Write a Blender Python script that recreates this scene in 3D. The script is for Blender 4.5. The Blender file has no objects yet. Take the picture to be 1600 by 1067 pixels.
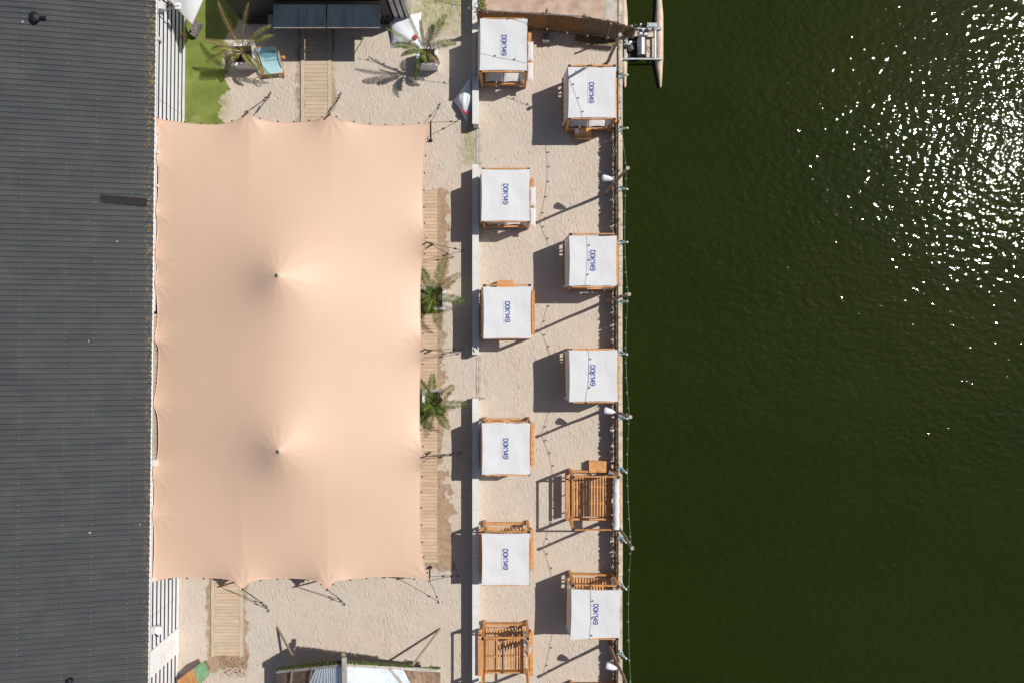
import bpy, math, random
import numpy as np
from mathutils import Vector, Matrix
random.seed(7); np.random.seed(7)
R = math.radians
C = bpy.context.scene.collection
S = bpy.context.scene

# ------------------------------------------------------------------ camera, sky, sun, exposure
H = 35.0; F = 1066.667
cd = bpy.data.cameras.new('camera'); cam = bpy.data.objects.new('camera', cd); C.objects.link(cam)
cam.location = (0, 0, H); cam.rotation_euler = (0, 0, 0)
cd.lens = 24; cd.sensor_width = 36; cd.clip_end = 2000
S.camera = cam
SUN_EL = R(49.8); AZ = math.atan2(0.37, 0.93)          # towards the sun, measured from +X to +Y
sdir = Vector((math.cos(SUN_EL)*math.cos(AZ), math.cos(SUN_EL)*math.sin(AZ), math.sin(SUN_EL)))
w = bpy.data.worlds.new('World'); S.world = w; w.use_nodes = True
nt = w.node_tree; bg = nt.nodes['Background']
sky = nt.nodes.new('ShaderNodeTexSky'); sky.sky_type = 'NISHITA'; sky.sun_disc = False
sky.sun_elevation = SUN_EL; sky.sun_rotation = math.pi/2 - AZ
nt.links.new(sky.outputs[0], bg.inputs[0]); bg.inputs[1].default_value = 0.062
sl = bpy.data.lights.new('sun', 'SUN'); sl.energy = 4.25; sl.angle = R(0.5); sl.color = (1, 0.955, 0.89)
so = bpy.data.objects.new('sun', sl); C.objects.link(so)
so.rotation_euler = sdir.to_track_quat('Z', 'Y').to_euler()
S.view_settings.view_transform = 'Standard'; S.view_settings.look = 'None'
S.view_settings.exposure = 0.0; S.view_settings.gamma = 1.0

# ------------------------------------------------------------------ helpers
def P(px, py, h=0.0):
    "real point at height h which the drone's camera sees at photo pixel px,py"
    k = (H-h)/F
    return Vector(((px-800)*k, (533.5-py)*k, h))

class NT:
    def __init__(s, name):
        s.m = bpy.data.materials.new(name); s.m.use_nodes = True
        s.t = s.m.node_tree; s.b = s.t.nodes['Principled BSDF']
    def n(s, typ, **kw):
        nd = s.t.nodes.new('ShaderNode'+typ)
        for k, v in kw.items():
            if k.startswith('i_'): nd.inputs[k[2:].replace('_', ' ')].default_value = v
            else: setattr(nd, k, v)
        return nd
    def l(s, a, b): s.t.links.new(a, b)
    def math(s, op, a, b=None, c=None):
        nd = s.t.nodes.new('ShaderNodeMath'); nd.operation = op
        for i, v in enumerate((a, b, c)):
            if v is None: continue
            if isinstance(v, (int, float)): nd.inputs[i].default_value = v
            else: s.l(v, nd.inputs[i])
        return nd.outputs[0]
    def mix(s, f, a, b, mode='MIX'):
        nd = s.t.nodes.new('ShaderNodeMix'); nd.data_type = 'RGBA'; nd.blend_type = mode
        for i, v in ((0, f), (6, a), (7, b)):
            if isinstance(v, (int, float)): nd.inputs[i].default_value = v
            elif isinstance(v, tuple): nd.inputs[i].default_value = (*v[:3], 1)
            else: s.l(v, nd.inputs[i])
        return nd.outputs[2]
    def noise(s, vec, scale, detail=4, rough=0.55, out=0):
        nd = s.n('TexNoise'); nd.inputs['Scale'].default_value = scale
        nd.inputs['Detail'].default_value = detail; nd.inputs['Roughness'].default_value = rough
        if vec is not None: s.l(vec, nd.inputs['Vector'])
        return nd.outputs[out]
    def ramp(s, f, a, b):
        nd = s.n('MapRange'); nd.inputs['From Min'].default_value = a; nd.inputs['From Max'].default_value = b
        s.l(f, nd.inputs['Value']); return nd.outputs[0]
    def scale(s, vec, sc):
        nd = s.n('Mapping'); nd.inputs['Scale'].default_value = sc; s.l(vec, nd.inputs['Vector']); return nd.outputs[0]
    def bump(s, h, strength=0.5, dist=0.02, normal=None):
        nd = s.n('Bump'); nd.inputs['Strength'].default_value = strength; nd.inputs['Distance'].default_value = dist
        s.l(h, nd.inputs['Height'])
        if normal is not None: s.l(normal, nd.inputs['Normal'])
        s.l(nd.outputs[0], s.b.inputs['Normal']); return nd.outputs[0]

def mat(name, col, rough=0.75, var=0.15, nscale=5, bump=0.0, bscale=60, rnd=0.0, stretch=(1, 1, 1), metal=0.0, dirt=None, dirt_amt=0.5):
    g = NT(name); pos = g.n('NewGeometry').outputs['Position']; v = g.scale(pos, stretch)
    n1 = g.noise(v, nscale)
    lo = tuple(c*(1-var*1.6) for c in col); hi = tuple(min(1, c*(1+var)) for c in col)
    c = g.mix(g.ramp(n1, .3, .7), lo, hi)
    if dirt:
        n2 = g.noise(pos, nscale*.45, 6, .65)
        c = g.mix(g.math('MULTIPLY', g.ramp(n2, .5, .72), dirt_amt), c, dirt)
    if rnd:
        oi = g.n('ObjectInfo').outputs['Random']
        hs = g.n('HueSaturation'); g.l(c, hs.inputs['Color'])
        g.l(g.math('ADD', g.math('MULTIPLY', oi, 2*rnd), 1-rnd), hs.inputs['Value']); c = hs.outputs[0]
    g.l(c, g.b.inputs['Base Color']); g.b.inputs['Roughness'].default_value = rough; g.b.inputs['Metallic'].default_value = metal
    if bump: g.bump(g.noise(v, bscale, 3), bump, 0.01)
    return g.m

class MB:
    def __init__(s): s.v = []; s.f = []; s.sm = False
    def add(s, vs, fs):
        o = len(s.v); s.v += [tuple(x) for x in vs]; s.f += [tuple(i+o for i in f) for f in fs]; return s
    def box(s, x0, x1, y0, y1, z0, z1, M=None):
        vs = [Vector((x, y, z)) for z in (z0, z1) for y in (y0, y1) for x in (x0, x1)]
        if M is not None: vs = [M @ v for v in vs]
        return s.add(vs, [(0, 2, 3, 1), (4, 5, 7, 6), (0, 1, 5, 4), (2, 6, 7, 3), (0, 4, 6, 2), (1, 3, 7, 5)])
    def beam(s, a, b, w, t, up=(0, 0, 1)):
        a = Vector(a); b = Vector(b); d = (b-a); L = d.length; d.normalize()
        u = Vector(up)
        if abs(d.dot(u)) > .98: u = Vector((0, 1, 0))
        sx = d.cross(u).normalized(); uz = sx.cross(d)
        M = Matrix((( sx.x, d.x, uz.x, a.x), (sx.y, d.y, uz.y, a.y), (sx.z, d.z, uz.z, a.z), (0, 0, 0, 1)))
        return s.box(-w/2, w/2, 0, L, -t/2, t/2, M)
    def tube(s, pts, r, n=8, cap=True):
        pts = [Vector(p) for p in pts]; rs = r if isinstance(r, (list, tuple)) else [r]*len(pts)
        o = len(s.v); m = len(pts)
        ref = Vector((0, 0, 1))
        d0 = (pts[-1]-pts[0])
        if d0.length > 0 and abs(d0.normalized().z) > .9: ref = Vector((1, 0, 0))
        for i, p in enumerate(pts):
            d = (pts[min(i+1, m-1)]-pts[max(i-1, 0)])
            d = d.normalized() if d.length > 1e-9 else Vector((0, 0, 1))
            a = d.cross(ref)
            if a.length < 1e-4: a = Vector((1, 0, 0))
            a.normalize(); b = d.cross(a)
            for k in range(n):
                t = 2*math.pi*k/n; s.v.append(tuple(p+(a*math.cos(t)+b*math.sin(t))*rs[i]))
        for i in range(m-1):
            for k in range(n):
                s.f.append((o+i*n+k, o+i*n+(k+1) % n, o+(i+1)*n+(k+1) % n, o+(i+1)*n+k))
        if cap: s.f.append(tuple(o+k for k in range(n))); s.f.append(tuple(o+(m-1)*n+k for k in range(n-1, -1, -1)))
        return s
    def prism(s, poly, z0, z1):
        n = len(poly); o = len(s.v)
        s.v += [(p[0], p[1], z0) for p in poly]+[(p[0], p[1], z1) for p in poly]
        s.f.append(tuple(o+n-1-i for i in range(n))); s.f.append(tuple(o+n+i for i in range(n)))
        for i in range(n): j = (i+1) % n; s.f.append((o+i, o+j, o+n+j, o+n+i))
        return s
    def grid(s, G, flip=False):
        ny, nx = len(G), len(G[0]); o = len(s.v)
        for r in G:
            for p in r: s.v.append(tuple(p))
        for j in range(ny-1):
            for i in range(nx-1):
                q = (o+j*nx+i, o+j*nx+i+1, o+(j+1)*nx+i+1, o+(j+1)*nx+i)
                s.f.append(q[::-1] if flip else q)
        return s
    def ball(s, c, r, n=10, m=6, sc=(1, 1, 1)):
        c = Vector(c); o = len(s.v)
        for j in range(m+1):
            ph = math.pi*j/m
            for i in range(n):
                th = 2*math.pi*i/n
                s.v.append((c.x+sc[0]*r*math.sin(ph)*math.cos(th), c.y+sc[1]*r*math.sin(ph)*math.sin(th), c.z+sc[2]*r*math.cos(ph)))
        for j in range(m):
            for i in range(n): s.f.append((o+j*n+i, o+(j+1)*n+i, o+(j+1)*n+(i+1) % n, o+j*n+(i+1) % n))
        return s
    def smooth(s): s.sm = True; return s
    def mesh(s, name, m, off=Vector((0, 0, 0))):
        me = bpy.data.meshes.new(name)
        me.from_pydata([(x-off[0], y-off[1], z-off[2]) for x, y, z in s.v], [], s.f)
        if m: me.materials.append(m)
        if s.sm: me.polygons.foreach_set('use_smooth', [True]*len(me.polygons))
        me.update(); return me
    def build(s, name, m, parent=None, kind=None, label=None):
        off = org(parent) if parent else Vector((0, 0, 0))
        o = bpy.data.objects.new(name, s.mesh(name, m, off)); C.objects.link(o)
        if parent: o.parent = parent
        if kind: o['kind'] = kind
        if label: o['label'] = label
        return o
def org(o):
    v = Vector((0, 0, 0))
    while o: v = v+o.location; o = o.parent
    return v
def thing(name, label, cat, loc=(0, 0, 0), group=None):
    o = bpy.data.objects.new(name, None); C.objects.link(o); o.location = loc; o.empty_display_size = .3
    o['label'] = label; o['category'] = cat
    if group: o['group'] = group
    return o
def tag(o, label, cat, group=None):
    o['label'] = label; o['category'] = cat
    if group: o['group'] = group
    return o
def inst(name, me, loc, parent, rot=(0, 0, 0), scale=(1, 1, 1)):
    o = bpy.data.objects.new(name, me); C.objects.link(o); o.parent = parent
    o.location = Vector(loc)-(org(parent) if parent else Vector((0, 0, 0))); o.rotation_euler = rot; o.scale = scale; return o
def dup(root, loc=None):
    r = root.copy(); C.objects.link(r)
    if loc is not None: r.location = loc
    for ch in list(root.children):
        c = ch.copy(); C.objects.link(c); c.parent = r
        for g in list(ch.children):
            d = g.copy(); C.objects.link(d); d.parent = c
    return r

# ------------------------------------------------------------------ materials
def sand_material():
    g = NT('sand'); pos = g.n('NewGeometry').outputs['Position']
    sx = g.n('SeparateXYZ'); g.l(pos, sx.inputs[0]); X, Y = sx.outputs[0], sx.outputs[1]
    big = g.noise(pos, .35, 4, .6); mid = g.noise(pos, 2.2, 5, .6); fine = g.noise(pos, 30, 3, .7)
    c = g.mix(g.ramp(mid, .3, .72), (.52, .452, .378), (.595, .520, .440))
    c = g.mix(g.math('MULTIPLY', g.ramp(big, .38, .7), .4), c, (.58, .46, .345))
    c = g.mix(g.math('MULTIPLY', g.ramp(fine, .55, .8), .35), c, (.42, .34, .26))
    ns = g.noise(pos, 1.0, 7, .62); ns2 = g.noise(pos, 3.3, 5, .6)
    def rect(x0, x1, y0, y1, amp, soft):
        a, b = P(x0, y1), P(x1, y0)
        dx = g.math('SUBTRACT', g.math('ABSOLUTE', g.math('SUBTRACT', X, (a.x+b.x)/2)), (b.x-a.x)/2)
        dy = g.math('SUBTRACT', g.math('ABSOLUTE', g.math('SUBTRACT', Y, (a.y+b.y)/2)), (b.y-a.y)/2)
        d = g.math('MAXIMUM', dx, dy)
        d = g.math('ADD', d, g.math('MULTIPLY', g.math('SUBTRACT', ns, .5), amp))
        nd = g.n('MapRange'); nd.inputs['From Min'].default_value = soft; nd.inputs['From Max'].default_value = -soft
        g.l(d, nd.inputs['Value']); return nd.outputs[0]
    damp = None
    for r in ((655, 701, 299, 455, 2.0, .035), (655, 694, 440, 640, 2.0, .035), (655, 694, 640, 770, 2.6, .035), (655, 706, 755, 884, 2.4, .035),
              (464, 522, 40, 205, 1.3, .08), (324, 388, 895, 1045, 1.4, .06), (660, 690, 880, 888, .7, .05)):
        m = rect(*r); damp = m if damp is None else g.math('MAXIMUM', damp, m)
    sp_ = g.n('TexVoronoi'); sp_.inputs['Scale'].default_value = 1.6; g.l(pos, sp_.inputs['Vector'])
    spc = g.n('SeparateColor'); g.l(sp_.outputs['Color'], spc.inputs[0])
    spk = g.math('MULTIPLY', g.math('LESS_THAN', sp_.outputs['Distance'], g.math('MULTIPLY', spc.outputs[1], .07)), g.math('GREATER_THAN', spc.outputs[0], .55))
    c = g.mix(g.math('MULTIPLY', spk, .6), c, (.17, .13, .09))
    dcol = g.mix(g.ramp(ns2, .3, .7), (.30, .20, .125), (.43, .315, .215))
    c = g.mix(g.math('MULTIPLY', damp, .92), c, dcol)
    lit = rect(346, 386, 1026, 1056, 1.1, .12)
    c = g.mix(g.math('MULTIPLY', lit, g.ramp(g.noise(pos, 9, 3), .42, .6)), c, (.22, .12, .06))
    gr = None
    for r in ((640, 735, -60, 48, 2.6, .5), (722, 747, 188, 258, 1.5, .3), (335, 352, 60, 200, 1.8, .3)):
        m = rect(*r); gr = m if gr is None else g.math('MAXIMUM', gr, m)
    c = g.mix(g.math('MULTIPLY', gr, g.ramp(ns2, .25, .65)), c, (.27, .27, .105))
    g.l(c, g.b.inputs['Base Color']); g.b.inputs['Roughness'].default_value = .95
    # trampled surface: footprints and ripples
    wv = g.n('TexVoronoi'); wv.inputs['Scale'].default_value = 3.1
    mp = g.n('Mapping'); mp.inputs['Rotation'].default_value = (0, 0, .6); mp.inputs['Scale'].default_value = (1.6, .9, 1)
    g.l(g.mix(.12, pos, g.noise(pos, 3, 3, .6, 1), 'ADD'), mp.inputs['Vector']); g.l(mp.outputs[0], wv.inputs['Vector'])
    foot = g.math('SUBTRACT', 1, g.ramp(wv.outputs['Distance'], .05, .3))
    # footprints appear only here and there
    foot = g.math('MULTIPLY', foot, g.ramp(g.noise(pos, .8, 3), .36, .58))
    mpr = g.n('Mapping'); mpr.inputs['Rotation'].default_value = (0, 0, .5); mpr.inputs['Scale'].default_value = (1.25, .7, 1); g.l(pos, mpr.inputs['Vector'])
    ripple = g.noise(mpr.outputs[0], 6.2, 5, .58)
    amp = g.math('ADD', .35, g.math('MULTIPLY', g.ramp(g.noise(pos, .55, 3), .4, .65), .75))
    h = g.math('ADD', g.math('MULTIPLY', foot, -.38), g.math('ADD', g.math('MULTIPLY', g.math('MULTIPLY', ripple, amp), .95), g.math('MULTIPLY', fine, .13)))
    g.bump(h, .9, .08)
    return g.m
M = {}
M['sand'] = sand_material()
def lawn_material():
    g = NT('lawn'); pos = g.n('NewGeometry').outputs['Position']
    n = g.noise(pos, 1.3, 5, .6); n2 = g.noise(pos, 40, 2, .7)
    c = g.mix(g.ramp(n, .3, .7), (.125, .165, .026), (.21, .25, .05))
    c = g.mix(g.math('MULTIPLY', g.ramp(n2, .5, .8), .4), c, (.1, .14, .03))
    c = g.mix(g.math('MULTIPLY', g.ramp(g.noise(pos, .9, 6, .7), .60, .72), .5), c, (.42, .38, .24))
    g.l(c, g.b.inputs['Base Color']); g.b.inputs['Roughness'].default_value = .9; g.bump(n2, .6, .02); return g.m
M['lawn'] = lawn_material()
def water_material():
    g = NT('water'); pos = g.n('NewGeometry').outputs['Position']
    c = g.mix(g.ramp(g.noise(g.scale(pos, (.25, .6, 1)), .25, 3), .3, .7), (.0118, .0195, .0004), (.0165, .0245, .0006))
    g.l(c, g.b.inputs['Base Color']); g.b.inputs['Roughness'].default_value = .035
    g.b.inputs['IOR'].default_value = 1.33
    mp = g.n('Mapping'); mp.inputs['Rotation'].default_value = (0, 0, R(18)); mp.inputs['Scale'].default_value = (.85, 1.15, 1); g.l(pos, mp.inputs['Vector'])
    a = g.noise(mp.outputs[0], 2.7, 1.2, .5); b = g.noise(mp.outputs[0], .55, 2, .5); d = g.noise(mp.outputs[0], 7.5, 1, .5)
    h = g.math('ADD', g.math('MULTIPLY', a, .68), g.math('ADD', g.math('MULTIPLY', b, .8), g.math('MULTIPLY', d, .04)))
    # gusts: the ripples are stronger in some places
    h = g.math('MULTIPLY', h, g.math('ADD', .75, g.math('MULTIPLY', g.ramp(g.noise(pos, .12, 3), .35, .65), .4)))
    g.bump(h, 1.0, .078); return g.m
M['water'] = water_material()
def roof_material():
    g = NT('roof sheet'); pos = g.n('NewGeometry').outputs['Position']
    n = g.noise(g.scale(pos, (.35, 2.2, 1)), 1.2, 6, .6)
    c = g.mix(g.ramp(n, .25, .75), (.045, .051, .053), (.068, .073, .073))
    oi = g.n('ObjectInfo').outputs['Random']
    hs = g.n('HueSaturation'); g.l(c, hs.inputs['Color']); g.l(g.math('ADD', g.math('MULTIPLY', oi, .08), .96), hs.inputs['Value']); c = hs.outputs[0]
    st = g.noise(pos, .8, 7, .7); c = g.mix(g.math('MULTIPLY', g.ramp(st, .48, .75), .6), c, (.10, .085, .07))
    vo = g.n('TexVoronoi'); vo.inputs['Scale'].default_value = 1.1; g.l(pos, vo.inputs['Vector'])
    sep = g.n('SeparateColor'); g.l(vo.outputs['Color'], sep.inputs[0])
    dot = g.math('MULTIPLY', g.math('LESS_THAN', vo.outputs['Distance'], .05), g.math('GREATER_THAN', sep.outputs[0], .6))
    c = g.mix(g.math('MULTIPLY', dot, .7), c, (.55, .55, .52))
    sx = g.n('SeparateXYZ'); g.l(pos, sx.inputs[0])
    eave = g.ramp(sx.outputs[0], -17.2, -16.85)
    li = g.math('MULTIPLY', eave, g.ramp(g.noise(g.scale(pos, (1, 1, 1)), 8, 4, .6), .52, .66))
    c = g.mix(g.math('MULTIPLY', li, .85), c, (.34, .22, .075))
    li2 = g.math('MULTIPLY', g.ramp(sx.outputs[0], -17.8, -16.9), g.ramp(g.noise(pos, 14, 4, .7), .58, .7))
    c = g.mix(g.math('MULTIPLY', li2, .5), c, (.28, .2, .09))
    g.l(c, g.b.inputs['Base Color']); g.b.inputs['Roughness'].default_value = .62
    g.bump(g.noise(pos, 40, 3), .3, .01); return g.m
M['roof'] = roof_material()
def tent_material():
    g = NT('tent fabric'); pos = g.n('NewGeometry').outputs['Position']
    sx = g.n('SeparateXYZ'); g.l(pos, sx.inputs[0])
    n = g.noise(pos, .5, 4, .55)
    c = g.mix(g.ramp(n, .3, .7), (.675, .462, .332), (.69, .477, .346))
    # welded seams between the lengths of fabric
    fr = g.math('ABSOLUTE', g.math('SUBTRACT', g.math('FRACT', g.math('MULTIPLY', sx.outputs[0], 1/1.52)), .5))
    seam = g.math('LESS_THAN', fr, .008)
    c = g.mix(g.math('MULTIPLY', seam, .35), c, (.66, .43, .31))
    c = g.mix(g.math('MULTIPLY', g.ramp(g.noise(pos, 1.1, 7, .7), .56, .74), .12), c, (.6, .4, .28))
    g.l(c, g.b.inputs['Base Color']); g.b.inputs['Roughness'].default_value = .56
    g.b.inputs['Specular IOR Level'].default_value = .62
    g.b.inputs['Sheen Weight'].default_value = .0
    g.bump(g.math('ADD', g.math('MULTIPLY', g.noise(g.scale(pos, (1, .25, 1)), 1.2, 3, .5), 1), g.math('MULTIPLY', seam, .02)), .12, .06); return g.m
M['tent'] = tent_material()
def cloth_material(name, col, transl=.25):
    g = NT(name); pos = g.n('NewGeometry').outputs['Position']
    c = g.mix(g.math('MULTIPLY', g.ramp(g.noise(pos, 1.6, 6, .65), .45, .75), .5), col, tuple(x*.9 for x in col))
    g.l(c, g.b.inputs['Base Color']); g.b.inputs['Roughness'].default_value = .8
    nr = g.bump(g.noise(g.scale(pos, (1.3, .7, 1)), 3.0, 4, .5), .5, .04)
    tr = g.n('BsdfTranslucent'); g.l(c, tr.inputs['Color']); g.l(nr, tr.inputs['Normal'])
    mx = g.n('MixShader'); mx.inputs[0].default_value = transl
    g.l(g.b.outputs[0], mx.inputs[1]); g.l(tr.outputs[0], mx.inputs[2]); g.l(mx.outputs[0], g.t.nodes['Material Output'].inputs[0]); return g.m
M['canvas'] = cloth_material('white canvas', (.81, .82, .83), .22)
M['curtain'] = cloth_material('curtain cloth', (.74, .73, .73), .35)
M['cushion'] = mat('cushion cloth', (.62, .60, .60), .9, .05, 6, .3, 20)
M['pink'] = mat('blush cushion cloth', (.68, .63, .61), .9, .05, 6, .3, 20)
M['orange'] = mat('oiled hardwood', (.66, .325, .115), .55, .16, 4, .35, 30, rnd=.16, stretch=(1, 1, 1), dirt=(.4, .16, .05), dirt_amt=.3)
M['orange_x'] = mat('oiled hardwood beam', (.62, .29, .10), .55, .2, 5, .3, 30, rnd=.12, dirt=(.36, .15, .05), dirt_amt=.35)
M['plank_y'] = mat('deck plank', (.585, .435, .305), .8, .07, 2, .3, 25, rnd=.10, stretch=(1, 2, 1), dirt=(.4, .28, .18), dirt_amt=.3)
M['plank_x'] = mat('weathered plank', (.55, .43, .31), .85, .07, 2, .3, 25, rnd=.07, stretch=(1, 2, 1), dirt=(.60, .51, .41), dirt_amt=.5)
M['rail'] = mat('walkway rail wood', (.54, .46, .35), .85, .12, 3, .3, 25, stretch=(4, .5, 1))
M['grey_wood'] = mat('weathered pole wood', (.33, .25, .18), .85, .3, 6, .4, 30, stretch=(3, 3, 1))
M['old_wood'] = mat('old brown planks', (.25, .16, .105), .85, .3, 5, .4, 30, rnd=.2, dirt=(.4, .32, .25))
M['white_paint'] = mat('white painted wall', (.70, .69, .66), .7, .05, 2, .2, 40, dirt=(.45, .42, .36), dirt_amt=.35)
M['clad'] = mat('white cladding', (.87, .87, .88), .5, .03, 2, .1, 40, dirt=(.5, .48, .44), dirt_amt=.3)
M['navy'] = mat('navy backing', (.012, .015, .035), .6, .2, 3)
M['concrete'] = mat('pale concrete', (.52, .475, .41), .9, .14, 3, .5, 40, dirt=(.3, .26, .2))
M['concrete2'] = mat('concrete kerb', (.60, .52, .41), .9, .16, 4, .5, 40, dirt=(.2, .15, .1), dirt_amt=.6)
M['quay'] = mat('quay wall stone', (.16, .14, .10), .9, .3, 3, .6, 20, dirt=(.05, .07, .02))
M['black'] = mat('black paint', (.012, .013, .015), .5, .2, 3)
M['black_metal'] = mat('black metal cap', (.015, .015, .017), .45, .1, 8)
M['panel'] = mat('dark hatch board', (.020, .032, .042), .45, .25, 1.2, .1, 30, stretch=(1.5, .4, 1))
M['contgrey'] = mat('grey container steel', (.42, .39, .35), .6, .2, 3, .2, 30, dirt=(.12, .09, .06), dirt_amt=.7)
M['ribgrey'] = mat('pale ribbed steel', (.68, .65, .62), .5, .2, 3, .2, 30, dirt=(.3, .24, .18), dirt_amt=.5)
M['steel'] = mat('galvanised steel', (.55, .56, .57), .35, .12, 6, .1, 40, metal=.85)
M['planter'] = mat('white planter board', (.80, .81, .82), .6, .08, 4, .2, 40, dirt=(.5, .47, .43), dirt_amt=.3)
M['soil'] = mat('potting soil', (.055, .032, .022), .95, .5, 12, .9, 30)
def frond_mat(name, a, b):
    g = NT(name); pos = g.n('NewGeometry').outputs['Position']
    c = g.mix(g.ramp(g.noise(pos, 5, 3), .3, .7), a, b)
    g.l(c, g.b.inputs['Base Color']); g.b.inputs['Roughness'].default_value = .5
    tr = g.n('BsdfTranslucent'); g.l(c, tr.inputs['Color']); mx = g.n('MixShader'); mx.inputs[0].default_value = .3
    g.l(g.b.outputs[0], mx.inputs[1]); g.l(tr.outputs[0], mx.inputs[2]); g.l(mx.outputs[0], g.t.nodes['Material Output'].inputs[0]); return g.m
M['frond'] = frond_mat('palm leaf', (.075, .125, .02), (.17, .23, .045))
M['frond_y'] = frond_mat('yellowing palm leaf', (.14, .155, .03), (.28, .26, .06))
M['frond_dry'] = frond_mat('dry palm leaf', (.20, .13, .05), (.34, .24, .10))
M['rachis'] = mat('palm stalk', (.22, .24, .07), .6, .2, 5)
M['rachis_y'] = mat('yellow palm stalk', (.38, .32, .1), .6, .2, 5)
M['trunk'] = mat('palm trunk fibre', (.13, .085, .05), .9, .4, 15, .8, 30)
M['cyan'] = cloth_material('cyan sling cloth', (.50, .80, .87), .25)
M['blue'] = mat('blue print', (.06, .09, .33), .6, .05, 5)
M['greyprint'] = mat('grey print', (.30, .30, .33), .7, .1, 5)
M['red'] = mat('red print', (.55, .04, .03), .6, .1, 5)
M['tealprint'] = mat('teal print', (.04, .28, .38), .6, .1, 5)
M['bag'] = cloth_material('beanbag cloth', (.76, .79, .84), .05)
M['reed'] = mat('brown reed', (.46, .27, .12), .9, .45, 9, .6, 40, rnd=.18, stretch=(4, 1, 1), dirt=(.33, .22, .12))
M['reed_pale'] = mat('pale reed', (.42, .31, .20), .9, .45, 9, .6, 40, rnd=.12, stretch=(4, 1, 1), dirt=(.2, .12, .07))
M['pale'] = mat('fence paling', (.16, .105, .06), .9, .4, 12, .5, 40)
M['terra'] = mat('terracotta paving', (.50, .36, .275), .9, .2, 1.6, .4, 40, dirt=(.52, .42, .33), dirt_amt=.7)
M['lampwhite'] = mat('white lamp enamel', (.8, .82, .84), .35, .04, 4)
M['bracket'] = mat('pale teal bracket paint', (.42, .52, .53), .45, .15, 8)
M['bulb'] = mat('clear bulb glass', (.45, .47, .45), .15, .05, 8)
M['cable'] = mat('cable rubber', (.03, .045, .035), .6, .1, 8)
M['cable_g'] = mat('greenish cable', (.13, .2, .13), .6, .1, 8)
M['rope'] = mat('dark guy rope', (.035, .028, .025), .8, .2, 8)
M['webbing'] = mat('brown pole wood', (.17, .095, .065), .8, .3, 8)
M['float'] = mat('weathered float hull', (.62, .50, .38), .5, .14, 3, .2, 30, dirt=(.35, .24, .15), dirt_amt=.6)
M['moss'] = mat('moss', (.10, .125, .025), .95, .5, 10, .8, 30)
M['greenroof'] = mat('green ribbed sheet', (.16, .30, .16), .6, .15, 3, .2, 30)
M['brownsheet'] = mat('rusty brown sheet', (.018, .014, .011), .8, .2, 3, .4, 30)
M['yellow'] = mat('yellow hose', (.65, .38, .04), .5, .1, 6)
M['block'] = mat('grey block', (.20, .18, .16), .85, .2, 6, .4, 30)
M['clearsheet'] = mat('white roof sheet', (.66, .72, .78), .4, .08, 3, .1, 30, dirt=(.4, .45, .5), dirt_amt=.5)
M['redtrunk'] = mat('boat hardware', (.09, .09, .095), .5, .5, 9, .2, 30)

# ------------------------------------------------------------------ setting: ground, quay, water
QX = P(966.5, 0).x
g = MB()
g.add([(-160, -160, 0), (QX, -160, 0), (QX, 160, 0), (-160, 160, 0)], [(0, 1, 2, 3)])
g.build('ground', M['sand'], kind='structure')
wz = -1.1
g = MB(); g.add([(QX-1, -500, wz), (900, -500, wz), (900, 500, wz), (QX-1, 500, wz)], [(0, 1, 2, 3)])
g.build('water', M['water'], kind='structure')
g = MB(); g.box(QX+.006, QX+.10, -160, 160, -3, -.006); g.build('quay_wall', M['quay'], kind='structure')
# capping stones along the quay
cap = thing('quay_kerb', 'pale concrete kerb running along the water edge of the sand', 'kerb', (QX, 0, 0))
y = -19.0
while y < 19.5:
    L = random.uniform(1.3, 1.7)
    m = MB().box(-.02, .19, 0, L-.018, -.10, random.uniform(.085, .105)).mesh('kerb_stone', M['concrete2'])
    inst('kerb_stone', m, (QX+random.uniform(-.008, .008), y, 0), cap); y += L
# lawn sheet with ragged edge
pts = []
for px, py in ((284, -40), (287, 60), (289, 120), (289, 203)): pts.append((px, py))
rag = [(357, 203), (352, 193), (343, 186), (340, 176), (349, 168), (341, 160), (346, 150), (352, 146), (360, 139), (352, 128), (350, 118), (356, 112), (346, 104), (347, 90), (352, 78), (349, 66), (356, 52), (368, 44), (372, 32), (384, 28), (392, 20), (396, -40)]
poly = []
allp = pts+rag
for a, b in zip(allp, allp[1:]):
    n = 6 if a in rag else 1
    for k in range(n):
        t = k/n; x = a[0]+(b[0]-a[0])*t; yy = a[1]+(b[1]-a[1])*t
        if n > 1: x += random.uniform(-1.6, 1.6); yy += random.uniform(-1.2, 1.2)
        v = P(x, yy); poly.append((v.x, v.y))
v = P(*allp[-1]); poly.append((v.x, v.y))
g = MB(); g.v = [(x, y, .012) for x, y in poly]; g.f = [tuple(range(len(poly)))]
g.build('lawn', M['lawn'], kind='structure')
# terracotta terrace beyond the reed screen, concrete strip beside it
a = P(756, 30); b = P(945, -120); MB().box(a.x, b.x, a.y, b.y, -.05, .03).build('paved_terrace', M['terra'], kind='structure')
a = P(945.3, 34); b = P(965.5, -120); MB().box(a.x, b.x, a.y, b.y, -.05, .04).build('concrete_path', M['concrete'], kind='structure')

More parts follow.
